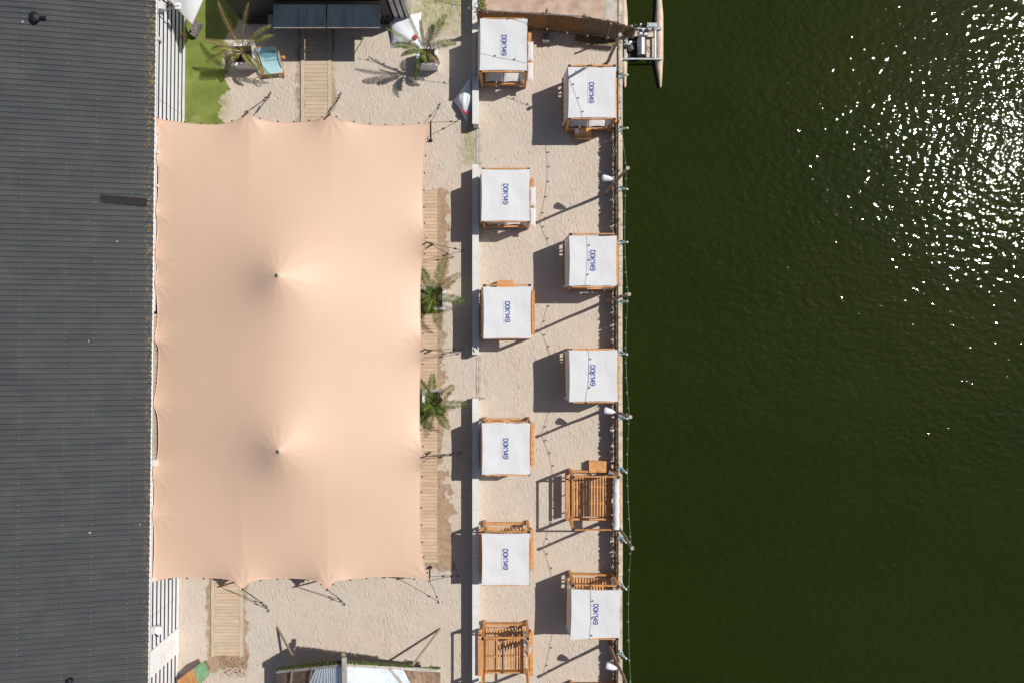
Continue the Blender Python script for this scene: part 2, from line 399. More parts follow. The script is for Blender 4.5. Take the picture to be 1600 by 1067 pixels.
# ------------------------------------------------------------------ boardwalks and deck
def planks(parent, x0, x1, y0, y1, pitch, z, m, jit=.004, gap=.012, t=.035):
    a = P(x0, y1); b = P(x1, y0); L = b.x-a.x
    me = [MB().box(-L/2, L/2, -(pitch-gap)/2, (pitch-gap)/2, 0, t).mesh('plank', mm) for mm in m]
    y = a.y+pitch/2
    while y < b.y:
        inst('plank', random.choice(me), ((a.x+b.x)/2+random.uniform(-.01, .01), y, z+random.uniform(0, jit)), parent, rot=(0, 0, random.uniform(-.003, .003))); y += pitch
bw = thing('boardwalk', 'plank walkway with pale side rails leading from the black bar to the tent', 'boardwalk', P(494, 120), 'plank walkways')
planks(bw, 476.3, 512.7, 42, 215, .205, .02, [M['plank_x'], M['plank_x']])
for x0, x1 in ((470.8, 476), (513, 518)):
    a = P(x0, 215); b = P(x1, 42); MB().box(a.x, b.x, a.y, b.y, 0, .085).build('side_rail', M['rail'], bw)
bw = thing('boardwalk', 'short plank walkway leaving the lower edge of the tent at the left', 'boardwalk', P(356, 960), 'plank walkways')
planks(bw, 335.6, 374.4, 880, 1023, .168, .02, [M['plank_x'], M['plank_y']])
for x0, x1 in ((331, 335.4), (374.6, 380)):
    a = P(x0, 1024); b = P(x1, 880); MB().box(a.x, b.x, a.y, b.y, 0, .085).build('side_rail', M['rail'], bw)
dk = thing('deck', 'long cross plank deck running along the right edge of the tent', 'deck', P(662, 590), 'plank walkways')
del dk['group']
planks(dk, 628, 683.3, 299, 878, .178, .02, [M['plank_y'], M['plank_y']])

# ------------------------------------------------------------------ warehouse on the left
ya, yb = 22.0, -22.0
def wx(y): return -16.95 + (y/17.5)*.205      # facade runs very slightly askew
wh = thing('warehouse', 'large warehouse with dark corrugated roof and white striped facade', 'building', (-17, 0, 0))
tilt = math.atan2(.205, 17.5)
MR = Matrix.Rotation(-tilt, 4, 'Z')
def wbox(mb, x0, x1, y0, y1, z0, z1):          # box in facade coordinates: x outwards from the wall plane
    MM = Matrix.Translation((-16.95, 0, 0)) @ MR
    return mb.box(x0, x1, y0, y1, z0, z1, MM)
wbox(MB(), -26, 0, -22, 22, 0, 3.02).build('wall', M['navy'], wh)
yw0, yw1 = P(0, 716, 1.5).y, P(0, 489, 1.5).y      # timber bay
nb = 8; pit = 3.0/nb
for k in range(nb):
    z0 = .02+k*pit
    for (y0, y1) in ((yw1+.02, 11.5), (11.52, 22), (-13.0, yw0-.02)):
        wbox(MB(), -.0+.006, .032, y0, y1, z0, z0+pit*.51).build('cladding_board', M['clad'], wh)
    for (y0, y1) in ((-22, -15.9),):
        wbox(MB(), -.0+.006, .032, y0, y1, z0, z0+pit*.51).build('cladding_board', M['clad'], wh)
    wbox(MB(), .006, .032, -14.6, -13.02, z0, z0+pit*.51).build('cladding_board', M['clad'], wh)
wbox(MB(), .006, .075, -15.88, -14.62, .03, 2.9).build('flat_panel', M['clad'], wh)
yy = yw0
while yy < yw1-.1:
    wbox(MB(), .006, .045+random.uniform(0, .012), yy, min(yw1, yy+.19)-.012, .02, 2.98).build('timber_board', M['concrete'] if random.random() < .5 else M['rail'], wh); yy += .19
wbox(MB(), .052, .16, -22, 22, 3.03, 3.12).build('gutter', M['clad'], wh)
# wall lamps / boxes and conduits below the eave
for py, s in ((237, .16), (290, .1), (723, .3), (905, .2), (8, .35), (60, .14), (985, .3)):
    v = P(0, py, 2.8).y
    wbox(MB(), .052, .052+s*.7, v-s/2, v+s/2, 2.55, 2.8).build('wall_box', M['white_paint'], wh)
wbox(MB(), .06, .085, -22, 22, 2.86, 2.89).build('conduit', M['cable'], wh)
# corrugated roof sheets
xe = -16.78; slope = .19
def sheet_mesh(L, W, ribs=4):
    mb = MB(); nseg = ribs*8; G = []
    prof = [0, .12, .95, 1.1, 1.15, 1.1, 1.0, .25]
    for xx in (0, -L):
        row = []
        for i in range(nseg+1):
            row.append((xx, W*i/nseg, .040*prof[i % 8] - xx*slope))
        G.append(row)
    mb.grid(G, flip=True)
    return mb.mesh('roof_sheet', M['roof'])
W = 1.0; rows = [(0, 2.6), (2.5, 3.1), (5.5, 4.2), (9.6, 4.2)]
sm = [sheet_mesh(L, W) for _, L in rows]
for i in range(44):
    y0 = -22+i*W
    for r, (d, L) in enumerate(rows):
        e = wx(y0)+.17
        inst('roof_sheet', sm[r], (e-d, y0, 3.14+d*slope+.012*(r % 2)+(i % 2)*.003), wh, rot=(random.uniform(-.002, .002), 0, 0))
sc = MB()
for i in range(44*4):
    y0 = -22+i*.25+.13; e = wx(y0)+.17
    for d in (.22, .9, 2.42, 3.6, 5.4):
        if random.random() < .85:
            x_ = e-d; z_ = 3.14+d*slope+.05; s_ = random.uniform(.008, .015); sc.box(x_-s_, x_+s_, y0-s_, y0+s_, z_, z_+.018)
sc.build('roof_screw', M['greyprint'], wh, kind='stuff')
MB().add([(-30.4, -22, 5.7), (-30.4, 22, 5.7), (-44, 22, 3.1), (-44, -22, 3.1)], [(0, 1, 2, 3)]).build('far_roof_slope', M['roof'], wh)
a = P(158, 312, 3.6); b = P(231, 312, 3.2)
nmb = MB()
zz = lambda x: 3.14+(-16.78-x)*slope+.10
nmb.add([(a.x, P(0, 306, 3.4).y, zz(a.x)), (b.x, P(0, 311, 3.2).y, zz(b.x)), (b.x, P(0, 323, 3.2).y, zz(b.x)), (a.x, P(0, 318, 3.4).y, zz(a.x))], [(3, 2, 1, 0)])
nmb.build('rooflight_sheet', M['brownsheet'], wh)
# cowl on the roof
v = P(46, 22, 4.6); vz = zz(v.x)
cw = thing('vent_cowl', 'small black vent cowl on the upper left of the corrugated roof', 'vent', (v.x, v.y, vz))
MB().tube([(v.x, v.y, vz-.05), (v.x, v.y, vz+.18)], .15, 14).build('vent_pipe', M['black'], cw)
MB().tube([(v.x, v.y, vz+.17), (v.x, v.y, vz+.2), (v.x, v.y, vz+.28)], [.22, .24, .05], 14).build('cap', M['black'], cw)
MB().box(v.x+.1, v.x+.42, v.y-.02, v.y+.1, vz, vz+.06).build('bracket', M['black'], cw)
v = P(100, 1070, 4.3); tag(MB().tube([(v.x, v.y, zz(v.x)-.05), (v.x, v.y, zz(v.x)+.14), (v.x, v.y, zz(v.x)+.17)], [.13, .13, .08], 12).build('vent_stub', M['black'], None), 'small black pipe stub at the bottom edge of the corrugated roof', 'vent')

# ------------------------------------------------------------------ stretch tent
def curve(pts, n):
    "resample a px,py,h polyline evenly by row index with Catmull-Rom smoothing"
    Q = [Vector(P(*p)) for p in pts]
    d = [0]
    for a, b in zip(Q, Q[1:]): d.append(d[-1]+(b-a).length)
    out = []
    for i in range(n):
        t = d[-1]*i/(n-1); k = 0
        while k < len(d)-2 and d[k+1] < t: k += 1
        u = (t-d[k])/(d[k+1]-d[k]); a, b = Q[k], Q[k+1]
        pm = Q[k-1] if k > 0 else a; pn = Q[k+2] if k+2 < len(Q) else b
        out.append(.5*((2*a)+(b-pm)*u+(2*pm-5*a+4*b-pn)*u*u+(3*a-pm-3*b+pn)*u**3))
    return out
top = [(238, 184, 2.75), (262, 189, 2.62), (290, 193, 2.55), (325, 195.5, 2.52), (350, 194, 2.58), (370, 188, 2.75), (380, 180, 2.86), (386, 174.5, 2.92), (394, 181, 2.86), (406, 187, 2.75), (425, 191, 2.58), (450, 192.5, 2.5), (480, 191, 2.55), (500, 186, 2.8), (509, 182, 2.86), (515, 178, 2.92), (523, 183, 2.86), (537, 189, 2.8), (560, 193.5, 2.6), (590, 196.5, 2.45), (620, 196.5, 2.35), (648, 195, 2.3), (671, 192.5, 2.35)]
right = [(671, 192.5, 2.35), (667, 212, 2.38), (663.5, 240, 2.4), (661, 280, 2.42), (660.5, 320, 2.45), (661.5, 350, 2.6), (664, 368, 2.85), (666, 379, 2.92), (663, 392, 2.85), (659.5, 410, 2.65), (657, 440, 2.5), (656.3, 480, 2.5), (657.5, 515, 2.6), (660, 533, 2.85), (662.5, 546, 2.92), (660, 558, 2.85), (657, 580, 2.62), (655.3, 620, 2.5), (655.5, 660, 2.5), (657.5, 688, 2.65), (660.5, 703, 2.8), (663, 713, 2.92), (660, 724, 2.85), (657.5, 745, 2.6), (656.5, 790, 2.45), (657.5, 840, 2.4), (662, 880, 2.35), (670.5, 906, 2.4)]
bottom = [(239, 909, 2.7), (255, 904, 2.65), (275, 901.5, 2.58), (310, 901.5, 2.5), (340, 902.5, 2.55), (360, 905.5, 2.75), (371, 911, 2.86), (379.5, 920.5, 2.92), (387, 912, 2.86), (401, 906, 2.75), (425, 903, 2.55), (450, 902.5, 2.5), (480, 904, 2.6), (498, 908.5, 2.84), (505, 914, 2.92), (511, 920.5, 3.05), (517.5, 912.5, 2.92), (531, 906.5, 2.85), (555, 903, 2.6), (590, 900.5, 2.45), (625, 900.5, 2.35), (650, 903, 2.35), (670.5, 906, 2.4)]
left = [(238, 184, 2.75), (243, 195, 2.7), (246, 215, 2.66), (245, 235, 2.68), (240.5, 247, 2.8), (245, 262, 2.66), (247.5, 285, 2.62), (246, 312, 2.66), (240.5, 330, 2.8), (244, 347, 2.66), (244.5, 365, 2.66), (241, 398, 2.8), (243.5, 418, 2.66), (240.5, 441, 2.8), (244.5, 460, 2.66), (246.5, 485, 2.6), (246, 505, 2.62), (242, 530, 2.8), (248, 545, 2.62), (247.5, 570, 2.6), (245.5, 600, 2.66), (243, 615, 2.72), (240.5, 632, 2.8), (246.5, 650, 2.66), (248, 690, 2.6), (245.5, 715, 2.62), (237.5, 737, 2.8), (241, 760, 2.66), (240.5, 785, 2.66), (237.5, 803, 2.8), (240.5, 825, 2.66), (241, 860, 2.62), (239, 885, 2.66), (239, 909, 2.7)]
NX, NY = 150, 250
T = np.array([list(p) for p in curve(top, NX)]); B = np.array([list(p) for p in curve(bottom, NX)])
Lc = np.array([list(p) for p in curve(left, NY)]); Rc = np.array([list(p) for p in curve(right, NY)])
# the wall side stays clear of the facade
for i in range(NY): Lc[i, 0] = max(Lc[i, 0], wx(Lc[i, 1])+.10)
T[0] = Lc[0]; B[0] = Lc[-1]; T[-1] = Rc[0]; B[-1] = Rc[-1]
u = np.linspace(0, 1, NX)[None, :, None]; v = np.linspace(0, 1, NY)[:, None, None]
def fade(t): return (1-t)**9          # edge scallops die out inwards
G = np.zeros((NY, NX, 3))
c00, c10, c01, c11 = T[0], T[-1], B[0], B[-1]
base = (1-u)*(1-v)*c00+u*(1-v)*c10+(1-u)*v*c01+u*v*c11
uu, vv = u[..., 0], v[..., 0]
def lin(a, b, n): return np.array([a+(b-a)*i/(n-1) for i in range(n)])
dT = T-lin(T[0], T[-1], NX); dB = B-lin(B[0], B[-1], NX); dL = Lc-lin(Lc[0], Lc[-1], NY); dR = Rc-lin(Rc[0], Rc[-1], NY)
G = base+dT[None]*fade(v)+dB[None]*fade(1-v)+dL[:, None]*fade(u)+dR[:, None]*fade(1-u)
G[0] = T; G[-1] = B; G[:, 0] = Lc; G[:, -1] = Rc
Z = G[..., 2].copy(); Z[1:-1, 1:-1] = 3.0
PK = [P(433, 430, 4.6), P(434.5, 705, 4.6)]
X_, Y_ = G[..., 0], G[..., 1]
dx = (c10[0]-c00[0])/NX; dy = abs(c01[1]-c00[1])/NY; ax = 1/dx**2; ay = 1/dy**2
par = (np.add.outer(np.arange(NY), np.arange(NX)) % 2)[1:-1, 1:-1]
def relax(Z, src, n=900):
    for it in range(n):
        for q in (0, 1):
            nb_ = (ax*(Z[1:-1, :-2]+Z[1:-1, 2:])+ay*(Z[:-2, 1:-1]+Z[2:, 1:-1])+src[1:-1, 1:-1])/(2*(ax+ay))
            s_ = par == q; zi = Z[1:-1, 1:-1]; zi[s_] += 1.94*(nb_-zi)[s_]
    return Z
zero = np.zeros_like(Z)
Z = relax(Z, zero)
# tension field of the two poles and of the ridge between them
cone = zero.copy(); ridge = zero.copy()
for pk in PK: cone += np.exp(-((X_-pk.x)**2+(Y_-pk.y)**2)/(2*.55**2))
ymid = (PK[0].y+PK[1].y)/2; xr = (PK[0].x+PK[1].x)/2
ridge = np.exp(-((X_-xr)/.8)**2/2)*np.exp(-(np.abs(Y_-ymid)/6.3)**4)
Zc = relax(zero.copy(), cone, 700); Zr = relax(zero.copy(), ridge, 700)
Zr *= .46/Zr.max()
pz = float(np.median([ (Z+Zr)[np.hypot(X_-pk.x, Y_-pk.y).argmin()//NX, np.hypot(X_-pk.x, Y_-pk.y).argmin()%NX] for pk in PK]))
Z = Z+Zr+Zc*(4.42-pz)/Zc.max()
for pk in PK:
    r = np.hypot(X_-pk.x, Y_-pk.y); Z += .16*np.exp(-r/.22)
TIPS = [P(386, 174.5, 3), P(515, 178, 3), P(666, 379, 3), P(662.5, 546, 3), P(663, 713, 3), P(379.5, 920.5, 3), P(511, 920.5, 3), P(671, 193, 2.4), P(670, 906, 2.4)]+[P(240.5, yy_, 2.8) for yy_ in (247, 330, 398, 441, 530, 632, 737, 803)]+[P(239, 184, 2.75), P(239, 909, 2.7)]
edge = np.minimum.reduce([np.arange(NX)[None]+0*Y_, NX-1-np.arange(NX)[None]+0*Y_, np.arange(NY)[:, None]+0*Y_, NY-1-np.arange(NY)[:, None]+0*Y_])
for k_, tp_ in enumerate(TIPS):
    r = np.hypot(X_-tp_.x, Y_-tp_.y); th = np.arctan2(Y_-tp_.y, X_-tp_.x)
    Z += .008*np.sin(th*(11+k_ % 4)+k_)*np.exp(-((r-.55)/.5)**2)*np.clip(edge/3, 0, 1)
for k_, pk in enumerate(PK):
    r = np.hypot(X_-pk.x, Y_-pk.y); th = np.arctan2(Y_-pk.y, X_-pk.x)
    Z += .006*np.sin(th*13+k_+1.3*np.sin(th*3))*np.exp(-((r-.7)/.55)**2)
G[..., 2] = Z
tc = P(450, 545); tent = thing('stretch_tent', 'large peach stretch tent with two pole peaks beside the warehouse', 'tent', tc)
mb = MB(); mb.v = [tuple(p) for p in G.reshape(-1, 3)]
ii, jj = np.meshgrid(np.arange(NX-1), np.arange(NY-1)); a_ = (jj*NX+ii).ravel()
mb.f = [tuple(q) for q in np.stack([a_, a_+NX, a_+NX+1, a_+1], 1).tolist()]
mb.smooth().build('tent_fabric', M['tent'], tent)
for nm, E in (('top', T), ('right', Rc), ('bottom', B), ('left', Lc)):
    MB().tube([Vector(p)+Vector((0, 0, .0)) for p in E], .022, 6).smooth().build('hem', M['tent'], tent)
# webbing buckles along the hem
bk = MB()
def along(E, step):
    d = 0; last = E[0]
    for p in E[1:]:
        d += np.linalg.norm(p-last); last = p
        if d > step: d = 0; yield p
for E, o in ((T, (0, .05)), (Rc, (.05, 0)), (B, (0, -.05)), (Lc, (-.03, 0))):
    for p in along(E, .74): bk.box(p[0]+o[0]-.035, p[0]+o[0]+.035, p[1]+o[1]-.03, p[1]+o[1]+.03, p[2]-.04, p[2]+.01)
bk.build('edge_buckle', M['black'], tent, kind='stuff')
for pk in PK:
    pk.z = float(Z[np.unravel_index(np.hypot(X_-pk.x, Y_-pk.y).argmin(), Z.shape)])
    MB().tube([(pk.x, pk.y, 0), (pk.x, pk.y, pk.z-.1)], .05, 10).build('centre_pole', M['webbing'], tent)
    MB().tube([(pk.x, pk.y, pk.z-.06), (pk.x, pk.y, pk.z+.02), (pk.x, pk.y, pk.z+.05)], [.10, .085, .03], 12).smooth().build('pole_head', M['concrete'], tent)
def guy(tip, h, foot, stakes, shade=1):
    t = P(tip[0], tip[1], h); t.z -= .03
    f = P(*foot)
    MB().tube([f, t+Vector((0, 0, .12))], [.045, .04], 8).build('side_pole', M['webbing'], tent)
    MB().tube([f, f+Vector((0, 0, .05))], [.11, .09], 8).build('pole_foot', M['black'], tent)
    for s in stakes:
        q = P(*s); MB().tube([t, t+(q-t)*.5-Vector((0, 0, .04)), q], .013, 5).build('guy_rope', M['rope'], tent)
        m_ = t+(q-t)*.72; MB().beam(m_, m_+(q-t)*.05, .07, .05).build('ratchet', M['black'], tent)
        MB().tube([q-Vector((0, 0, .05)), q+Vector((0, 0, .22))], .022, 6).build('stake', M['black'], tent)
guy((386, 174.5), 3.2, (404, 190), [(424, 146), (421, 152)])
guy((515, 178), 3.2, (524, 192), [(533, 147), (530, 152)])
guy((673, 191), 2.35, (673, 220), [(688, 163), (715, 190)])
guy((667, 379), 3.05, (677, 382), [(725, 392), (709, 402)])
guy((663.5, 546), 3.05, (674, 548), [(724, 546), (718, 552)])
guy((664, 713), 3.05, (673, 706), [(722, 706), (716, 710)])
guy((671, 907), 2.4, (672, 886), [(686, 940), (716, 898)])
guy((379.5, 921), 3.2, (392, 900), [(421, 953), (418, 947)])
guy((511, 921), 3.25, (524, 900), [(539, 943), (534, 938)])

# ------------------------------------------------------------------ white garden wall
def wallseg(y0, y1, label, extra=0):
    a = P(738, y1, .8); b = P(748, y0, .8)
    t = thing('garden_wall', label, 'wall', ((a.x+b.x)/2, (a.y+b.y)/2, 0), 'white wall sections')
    MB().box(a.x+.03, b.x-.02, a.y+.01, b.y-.01, 0, .758).build('wall_body', M['white_paint'], t)
    yy = a.y
    while yy < b.y-.05:
        L = min(random.uniform(2.3, 2.5), b.y-yy)
        MB().box(a.x, b.x, yy+.006, yy+L-.006, .76, .80).build('coping', M['white_paint'], t); yy += L
wallseg(-200, 194, 'low white wall between the beanbag and the topmost left cabana')
wallseg(257, 554, 'low white wall section beside the second and third left cabanas')
wallseg(622, 1250, 'long low white wall section along the lower left cabanas')
for (y0, y1, lb) in ((197, 256, 'upper flush pale threshold in the gap of the white wall'), (556, 620, 'lower flush pale threshold in the gap of the white wall')):
    t = thing('gate_threshold', lb, 'threshold', P(748, (y0+y1)/2), 'wall gap thresholds')
    a = P(744.5, y1); b = P(748, y0); MB().box(a.x, b.x, a.y, b.y, -.02, .03).build('kerb_strip', M['concrete'], t)
    a = P(748.6, y1); b = P(752.6, y0); MB().box(a.x, b.x, a.y, b.y, -.02, .035).build('rail_strip', M['concrete'], t)
for px, py, lb in ((741, 553, 'thin curl of dark cable lying on the end of the white wall'),):
    pass
c0 = P(743, 546, .82); tag(MB().tube([c0+Vector((.1*math.cos(t*.5), .12*math.sin(t*.5), .02*math.sin(t))) for t in range(10)], .018, 6).build('cable_curl', M['black'], None), 'curl of black cable on the end of the middle white wall section', 'cable')
for px, py in ((746, 622),):
    a = P(746, 622, .3); tag(MB().beam(a+Vector((-.3, 0, 0)), a+Vector((.35, 0, 0)), .07, .07).build('wooden_batten', M['old_wood'], None), 'short brown batten at the top end of the lower white wall', 'batten')

# ------------------------------------------------------------------ cabanas
GL = {
 'D': [[(0, 0), (0, 1), (.55, 1), (.8, .78), (.8, .22), (.55, 0), (0, 0)]],
 'O': [[(.25, 0), (0, .28), (0, .72), (.25, 1), (.55, 1), (.8, .72), (.8, .28), (.55, 0), (.25, 0)]],
 'K': [[(0, 0), (0, 1)], [(.78, 1), (.18, .5), (.78, 0)]],
 '1': [[(.02, .72), (.45, 1), (.45, 0)]],
 '4': [[(.62, 0), (.62, 1), (.0, .3), (.85, .3)]],
 '9': [[(.1, 0), (.6, 0), (.8, .22), (.8, .78), (.6, 1), (.2, 1), (0, .8), (0, .62), (.2, .44), (.8, .44)]]}
def strokes(mb, text, fn, cell, hgt, sw):
    "fn(reading, up) -> point"
    x = 0
    for ch in text:
        for pl in GL[ch]:
            for a, b in zip(pl, pl[1:]):
                A = Vector((x+a[0]*cell, a[1]*hgt)); Bv = Vector((x+b[0]*cell, b[1]*hgt)); d = (Bv-A).normalized(); n = Vector((-d.y, d.x))*sw/2
                A2 = A-d*sw*.4; B2 = Bv+d*sw*.4
                mb.add([fn(*(A2+n)), fn(*(A2-n)), fn(*(B2-n)), fn(*(B2+n))], [(0, 1, 2, 3)])
        x += cell*(.72 if ch == '1' else 1.03)
    return x
CW, CD, CH = 2.30, 2.62, 2.12
post_me = MB().box(-.06, .06, -.06, .06, 0, CH-.05).mesh('post', M['orange'])
cap_me = MB().box(-.062, .062, -.062, .062, CH-.05, CH+.012).mesh('post_cap', M['black_metal'])
slat_me = MB().box(-.038, .038, -1.06, 1.06, 0, .028).mesh('slat', M['orange'])
back_me = MB().box(-.07, .07, -1.08, 1.08, -.014, .014).mesh('back_plank', M['orange'])
def cabana(px, py, label, canopy=None, curtain=True, backs=('L', 'R'), cushions=True, tied=(), pink=False, roll=False, rot=0.0, seed=0, loc=None, corner=0, sagc=.05):
    rnd = random.Random(seed)
    c = P(px, py, CH) if loc is None else P(*loc); c.z = 0
    t = thing('cabana', label, 'cabana', c, 'beach cabanas')
    hx, hy = CW/2, CD/2; o = c
    def q(x, y, z): return o+Vector((x, y, z))
    def B(x0, x1, y0, y1, z0, z1, nm, m): return MB().box(o.x+x0, o.x+x1, o.y+y0, o.y+y1, z0, z1).build(nm, m, t)
    for sx in (-1, 1):
        for sy in (-1, 1):
            p = q(sx*(hx-.06), sy*(hy-.06), 0); po = inst('post', post_me, p, t); inst('post_cap', cap_me, p, t)
    # roof frame
    for sy in (-1, 1): B(-hx+.125, hx-.125, sy*(hy-.03)-.028, sy*(hy-.03)+.028, CH-.12, CH-.005, 'roof_beam', M['orange_x'])
    for sx in (-1, 1): B(sx*(hx-.03)-.028, sx*(hx-.03)+.028, -hy+.125, hy-.125, CH-.12, CH-.005, 'roof_beam', M['orange_x'])
    # bed
    zb = .40
    for sy in (-1, 1): B(-hx+.13, hx-.13, sy*(hy-.10)-.05-.0, sy*(hy-.10)+.03, .16, zb, 'bed_beam', M['orange_x'])
    for sx in (-1, 1): B(sx*(hx-.17)-.03, sx*(hx-.17)+.03, -hy+.16, hy-.16, .18, zb+.001, 'bed_beam', M['orange_x'])
    for k in (-.42, .42): B(-hx+.205, hx-.205, k-.03, k+.03, zb-.07, zb-.035, 'cross_bar', M['orange_x'])
    n = 13
    for i in range(n):
        xx = -hx+.27+(2*hx-.54)*i/(n-1)
        s = inst('slat', slat_me, q(xx, 0, zb-.03), t, rot=(0, 0, rnd.uniform(-.006, .006)))
    for sd in backs:
        s = -1 if sd == 'L' else 1
        for k in range(3):
            f = k/2; x = s*(hx-.02+.10*f); z = .52+.19*f
            inst('back_plank', back_me, q(x+s*.04, 0, z), t, rot=(0, -s*R(58) if s < 0 else -s*R(58), 0))
        # arm shelf on top
        B(min(s*(hx+.06), s*(hx+.22)), max(s*(hx+.06), s*(hx+.22)), -1.1, 1.1, .98, 1.005, 'arm_shelf', M['orange_x'])
        for yy in (-.9, 0, .9): MB().beam(q(s*(hx-.01), yy, .2), q(s*(hx+.13), yy, .975), .05, .05).build('back_strut', M['orange_x'], t)
    if cushions:
        for (x0, x1) in ((-hx+.22, -.02), (.02, hx-.22)):
            mb = pillow(x1-x0, 2.36, .19, .12); mb.v = [(a+o.x+(x0+x1)/2, b+o.y, z+zb+.085) for a, b, z in mb.v]; mb.smooth().build('mattress', M['cushion'], t)
    if pink:
        for k in (-.62, .42):
            mb = pillow(.30, .98, .16, .14); mb.v = [(a+o.x+hx+.17, b+o.y+k-.28, z+1.08) for a, b, z in mb.v]; mb.smooth().build('back_cushion', M['pink'], t)
    if canopy:
        x0, x1, y0, y1 = canopy; x0 -= .035; x1 += .035
        n = 26
        w1, w2, w3 = rnd.uniform(0, 6), rnd.uniform(0, 6), rnd.uniform(2.5, 4); w4, w5 = rnd.choice((-1, 1)), rnd.choice((-1, 1))
        def zf(x, y):
            a = (x-x0)/(x1-x0)*2-1; b = (y-y0)/(y1-y0)*2-1
            a = max(-1, min(1, a)); b = max(-1, min(1, b))
            zz = CH+.022-sagc*(1-a*a)*(1-b*b)
            e = 1-min(1, (1-max(abs(a), abs(b)))*3)
            return zz+(.012*math.sin(x*w3+w1+y*1.3)+.009*math.sin(y*5+w2+x)+.012*math.sin(9*math.atan2(b+1.2*w4, a+1.2*w5)+w1)*max(0, abs(a*b)-.15))*(1-e)
        rows = []
        for j in range(n+1):
            r = []
            for i in range(n+1):
                a = i/n; b = j/n
                x = x0+(x1-x0)*a; y = y0+(y1-y0)*b
                # edges pull in a little between the corners
                x += (.03*math.sin(math.pi*b))*(1-2*a)*(1 if a in (0, 1) else abs(1-2*a)); y += (.035*math.sin(math.pi*a))*(1-2*b)*abs(1-2*b)
                if corner and b < .5: y += corner*(1-b*2)*(a)
                r.append((o.x+x, o.y+y, zf(x, y)))
            rows.append(r)
        cn = MB().grid(rows).smooth().build('canopy', M['canvas'], t)
        hem = MB()
        ring = [rows[0][i] for i in range(n+1)]+[rows[j][n] for j in range(1, n+1)]+[rows[n][i] for i in range(n-1, -1, -1)]+[rows[j][0] for j in range(n-1, 0, -1)]
        ring.append(ring[0])
        up_ = [Vector(p) for p in ring]; dn = [Vector(p)-Vector((0, 0, .07)) for p in ring]
        hem.grid([dn, up_]); hem.smooth().build('canopy_hem', M['canvas'], cn)
        cx, cy = (x0+x1)/2+rnd.uniform(-.03, .03), (y0+y1)/2+rnd.uniform(-.04, .04)
        fn = lambda r_, u_: (o.x+cx-.10+u_, o.y+cy+.50-r_, zf(cx-.10+u_, cy+.5-r_)+.010)
        lg = MB(); strokes(lg, 'DOK149', fn, .170, .208, .045)
        lo = lg.build('logo_print', M['blue'], cn)
        sm_ = MB(); x = 0
        while x < 1.0:
            L = rnd.uniform(.02, .05); hh = rnd.choice((.03, .045, .03))
            ff = lambda r_, u_: (o.x+cx-.10+u_, o.y+cy+.50-r_, zf(cx-.10+u_, cy+.5-r_)+.010)
            sm_.add([ff(x, -.10), ff(x, -.10+hh), ff(x+L*.55, -.10+hh), ff(x+L*.55, -.10)], [(0, 1, 2, 3)]); x += L+rnd.choice((.0, .008, .03))
        sm_.build('small_print', M['greyprint'], cn, kind='stuff')
    if curtain:
        rows = []; n = 44; y0, y1 = -hy+.05, hy-.05
        for k, (z, out) in enumerate(((CH-.03, .005), (1.6, .05), (1.1, .13), (.6, .17), (.22, .17))):
            rows.append([(o.x-hx-out-.010*math.sin(i*1.15+k*.25)*(.3+k*.22), o.y+y0+(y1-y0)*i/n*(1-.02*k)+.02*k, z) for i in range(n+1)])
        MB().grid(rows).smooth().build('side_curtain', M['curtain'], t)
    for (cx_, cy_, rr, drift) in tied:
        pts = []; rs = []
        for k in range(9):
            f = k/8; pts.append(q(cx_+drift*math.sin(f*3)*.3, cy_-.02+.05*math.sin(f*4), CH-.08-f*1.6)); rs.append(rr*(.5+.9*math.sin(math.pi*min(1, f*1.1+.05))**.6*(1 if f < .55 else .6)))
        mb = MB().tube(pts, rs, 14)
        mb.v = [(a+.02*math.sin(7*zz_+a*31), b+.02*math.cos(9*zz_+b*27), zz_) for a, b, zz_ in mb.v]
        mb.smooth().build('tied_curtain', M['curtain'], t)
    if roll:
        pts = [q(hx-.17+.012*math.sin(k*1.7), hy-.1-(2*hy-.2)*k/14, CH+.06+.01*math.sin(k*2.1)) for k in range(15)]
        MB().tube(pts, [.15+.014*math.sin(k*2.9) for k in range(15)], 16).smooth().build('rolled_canopy', M['canvas'], t)
        MB().add([q(hx-.5, hy+.02, 1.7), q(hx-.25, hy+.05, CH-.02), q(hx-.05, hy-.15, CH-.02), q(hx-.12, hy-.05, 1.2), q(hx-.34, hy+.1, 1.1)], [(0, 1, 2, 3, 4)]).build('loose_curtain', M['curtain'], t)
    t.rotation_euler = (0, 0, rot)
    return t
def pillow(wd, ln, ht, pinch=.1, n=10, exp=.5):
    mb = MB()
    for s in (1, -1):
        rows = []
        for j in range(n+1):
            r = []
            for i in range(n+1):
                a = i/n*2-1; b = j/n*2-1
                e = (max(0, 1-a**4)*max(0, 1-b**4))**exp
                kx = 1-pinch*(1-b*b)*.0-pinch*.35*(1-abs(b))*abs(a)*.3; 
                r.append((a*wd/2*(1-.05*(1-b*b)*(abs(a)**3)), b*ln/2*(1-.05*(1-a*a)*(abs(b)**3)), s*ht/2*e))
            rows.append(r)
        mb.grid(rows, flip=(s < 0))
    return mb
full = (-1.13, 1.10, -1.27, 1.23)
cabana(786.5, 70.5, 'white topped cabana nearest the top of the photo, beside the reed screen', (-1.10, 1.12, -1.25, 1.25), pink=True, tied=[(.85, -1.15, .1, .3)], seed=1, rot=R(-.5))
cabana(790.5, 305, 'white topped cabana beside the upper end of the middle white wall', (-1.15, 1.12, -1.27, 1.24), pink=True, tied=[(.9, -1.15, .09, .2)], seed=2)
cabana(792.5, 487, 'white topped cabana with a wooden crate at its upper side, near the middle wall end', (-1.12, 1.12, -1.30, 1.20), seed=3, rot=R(.3))
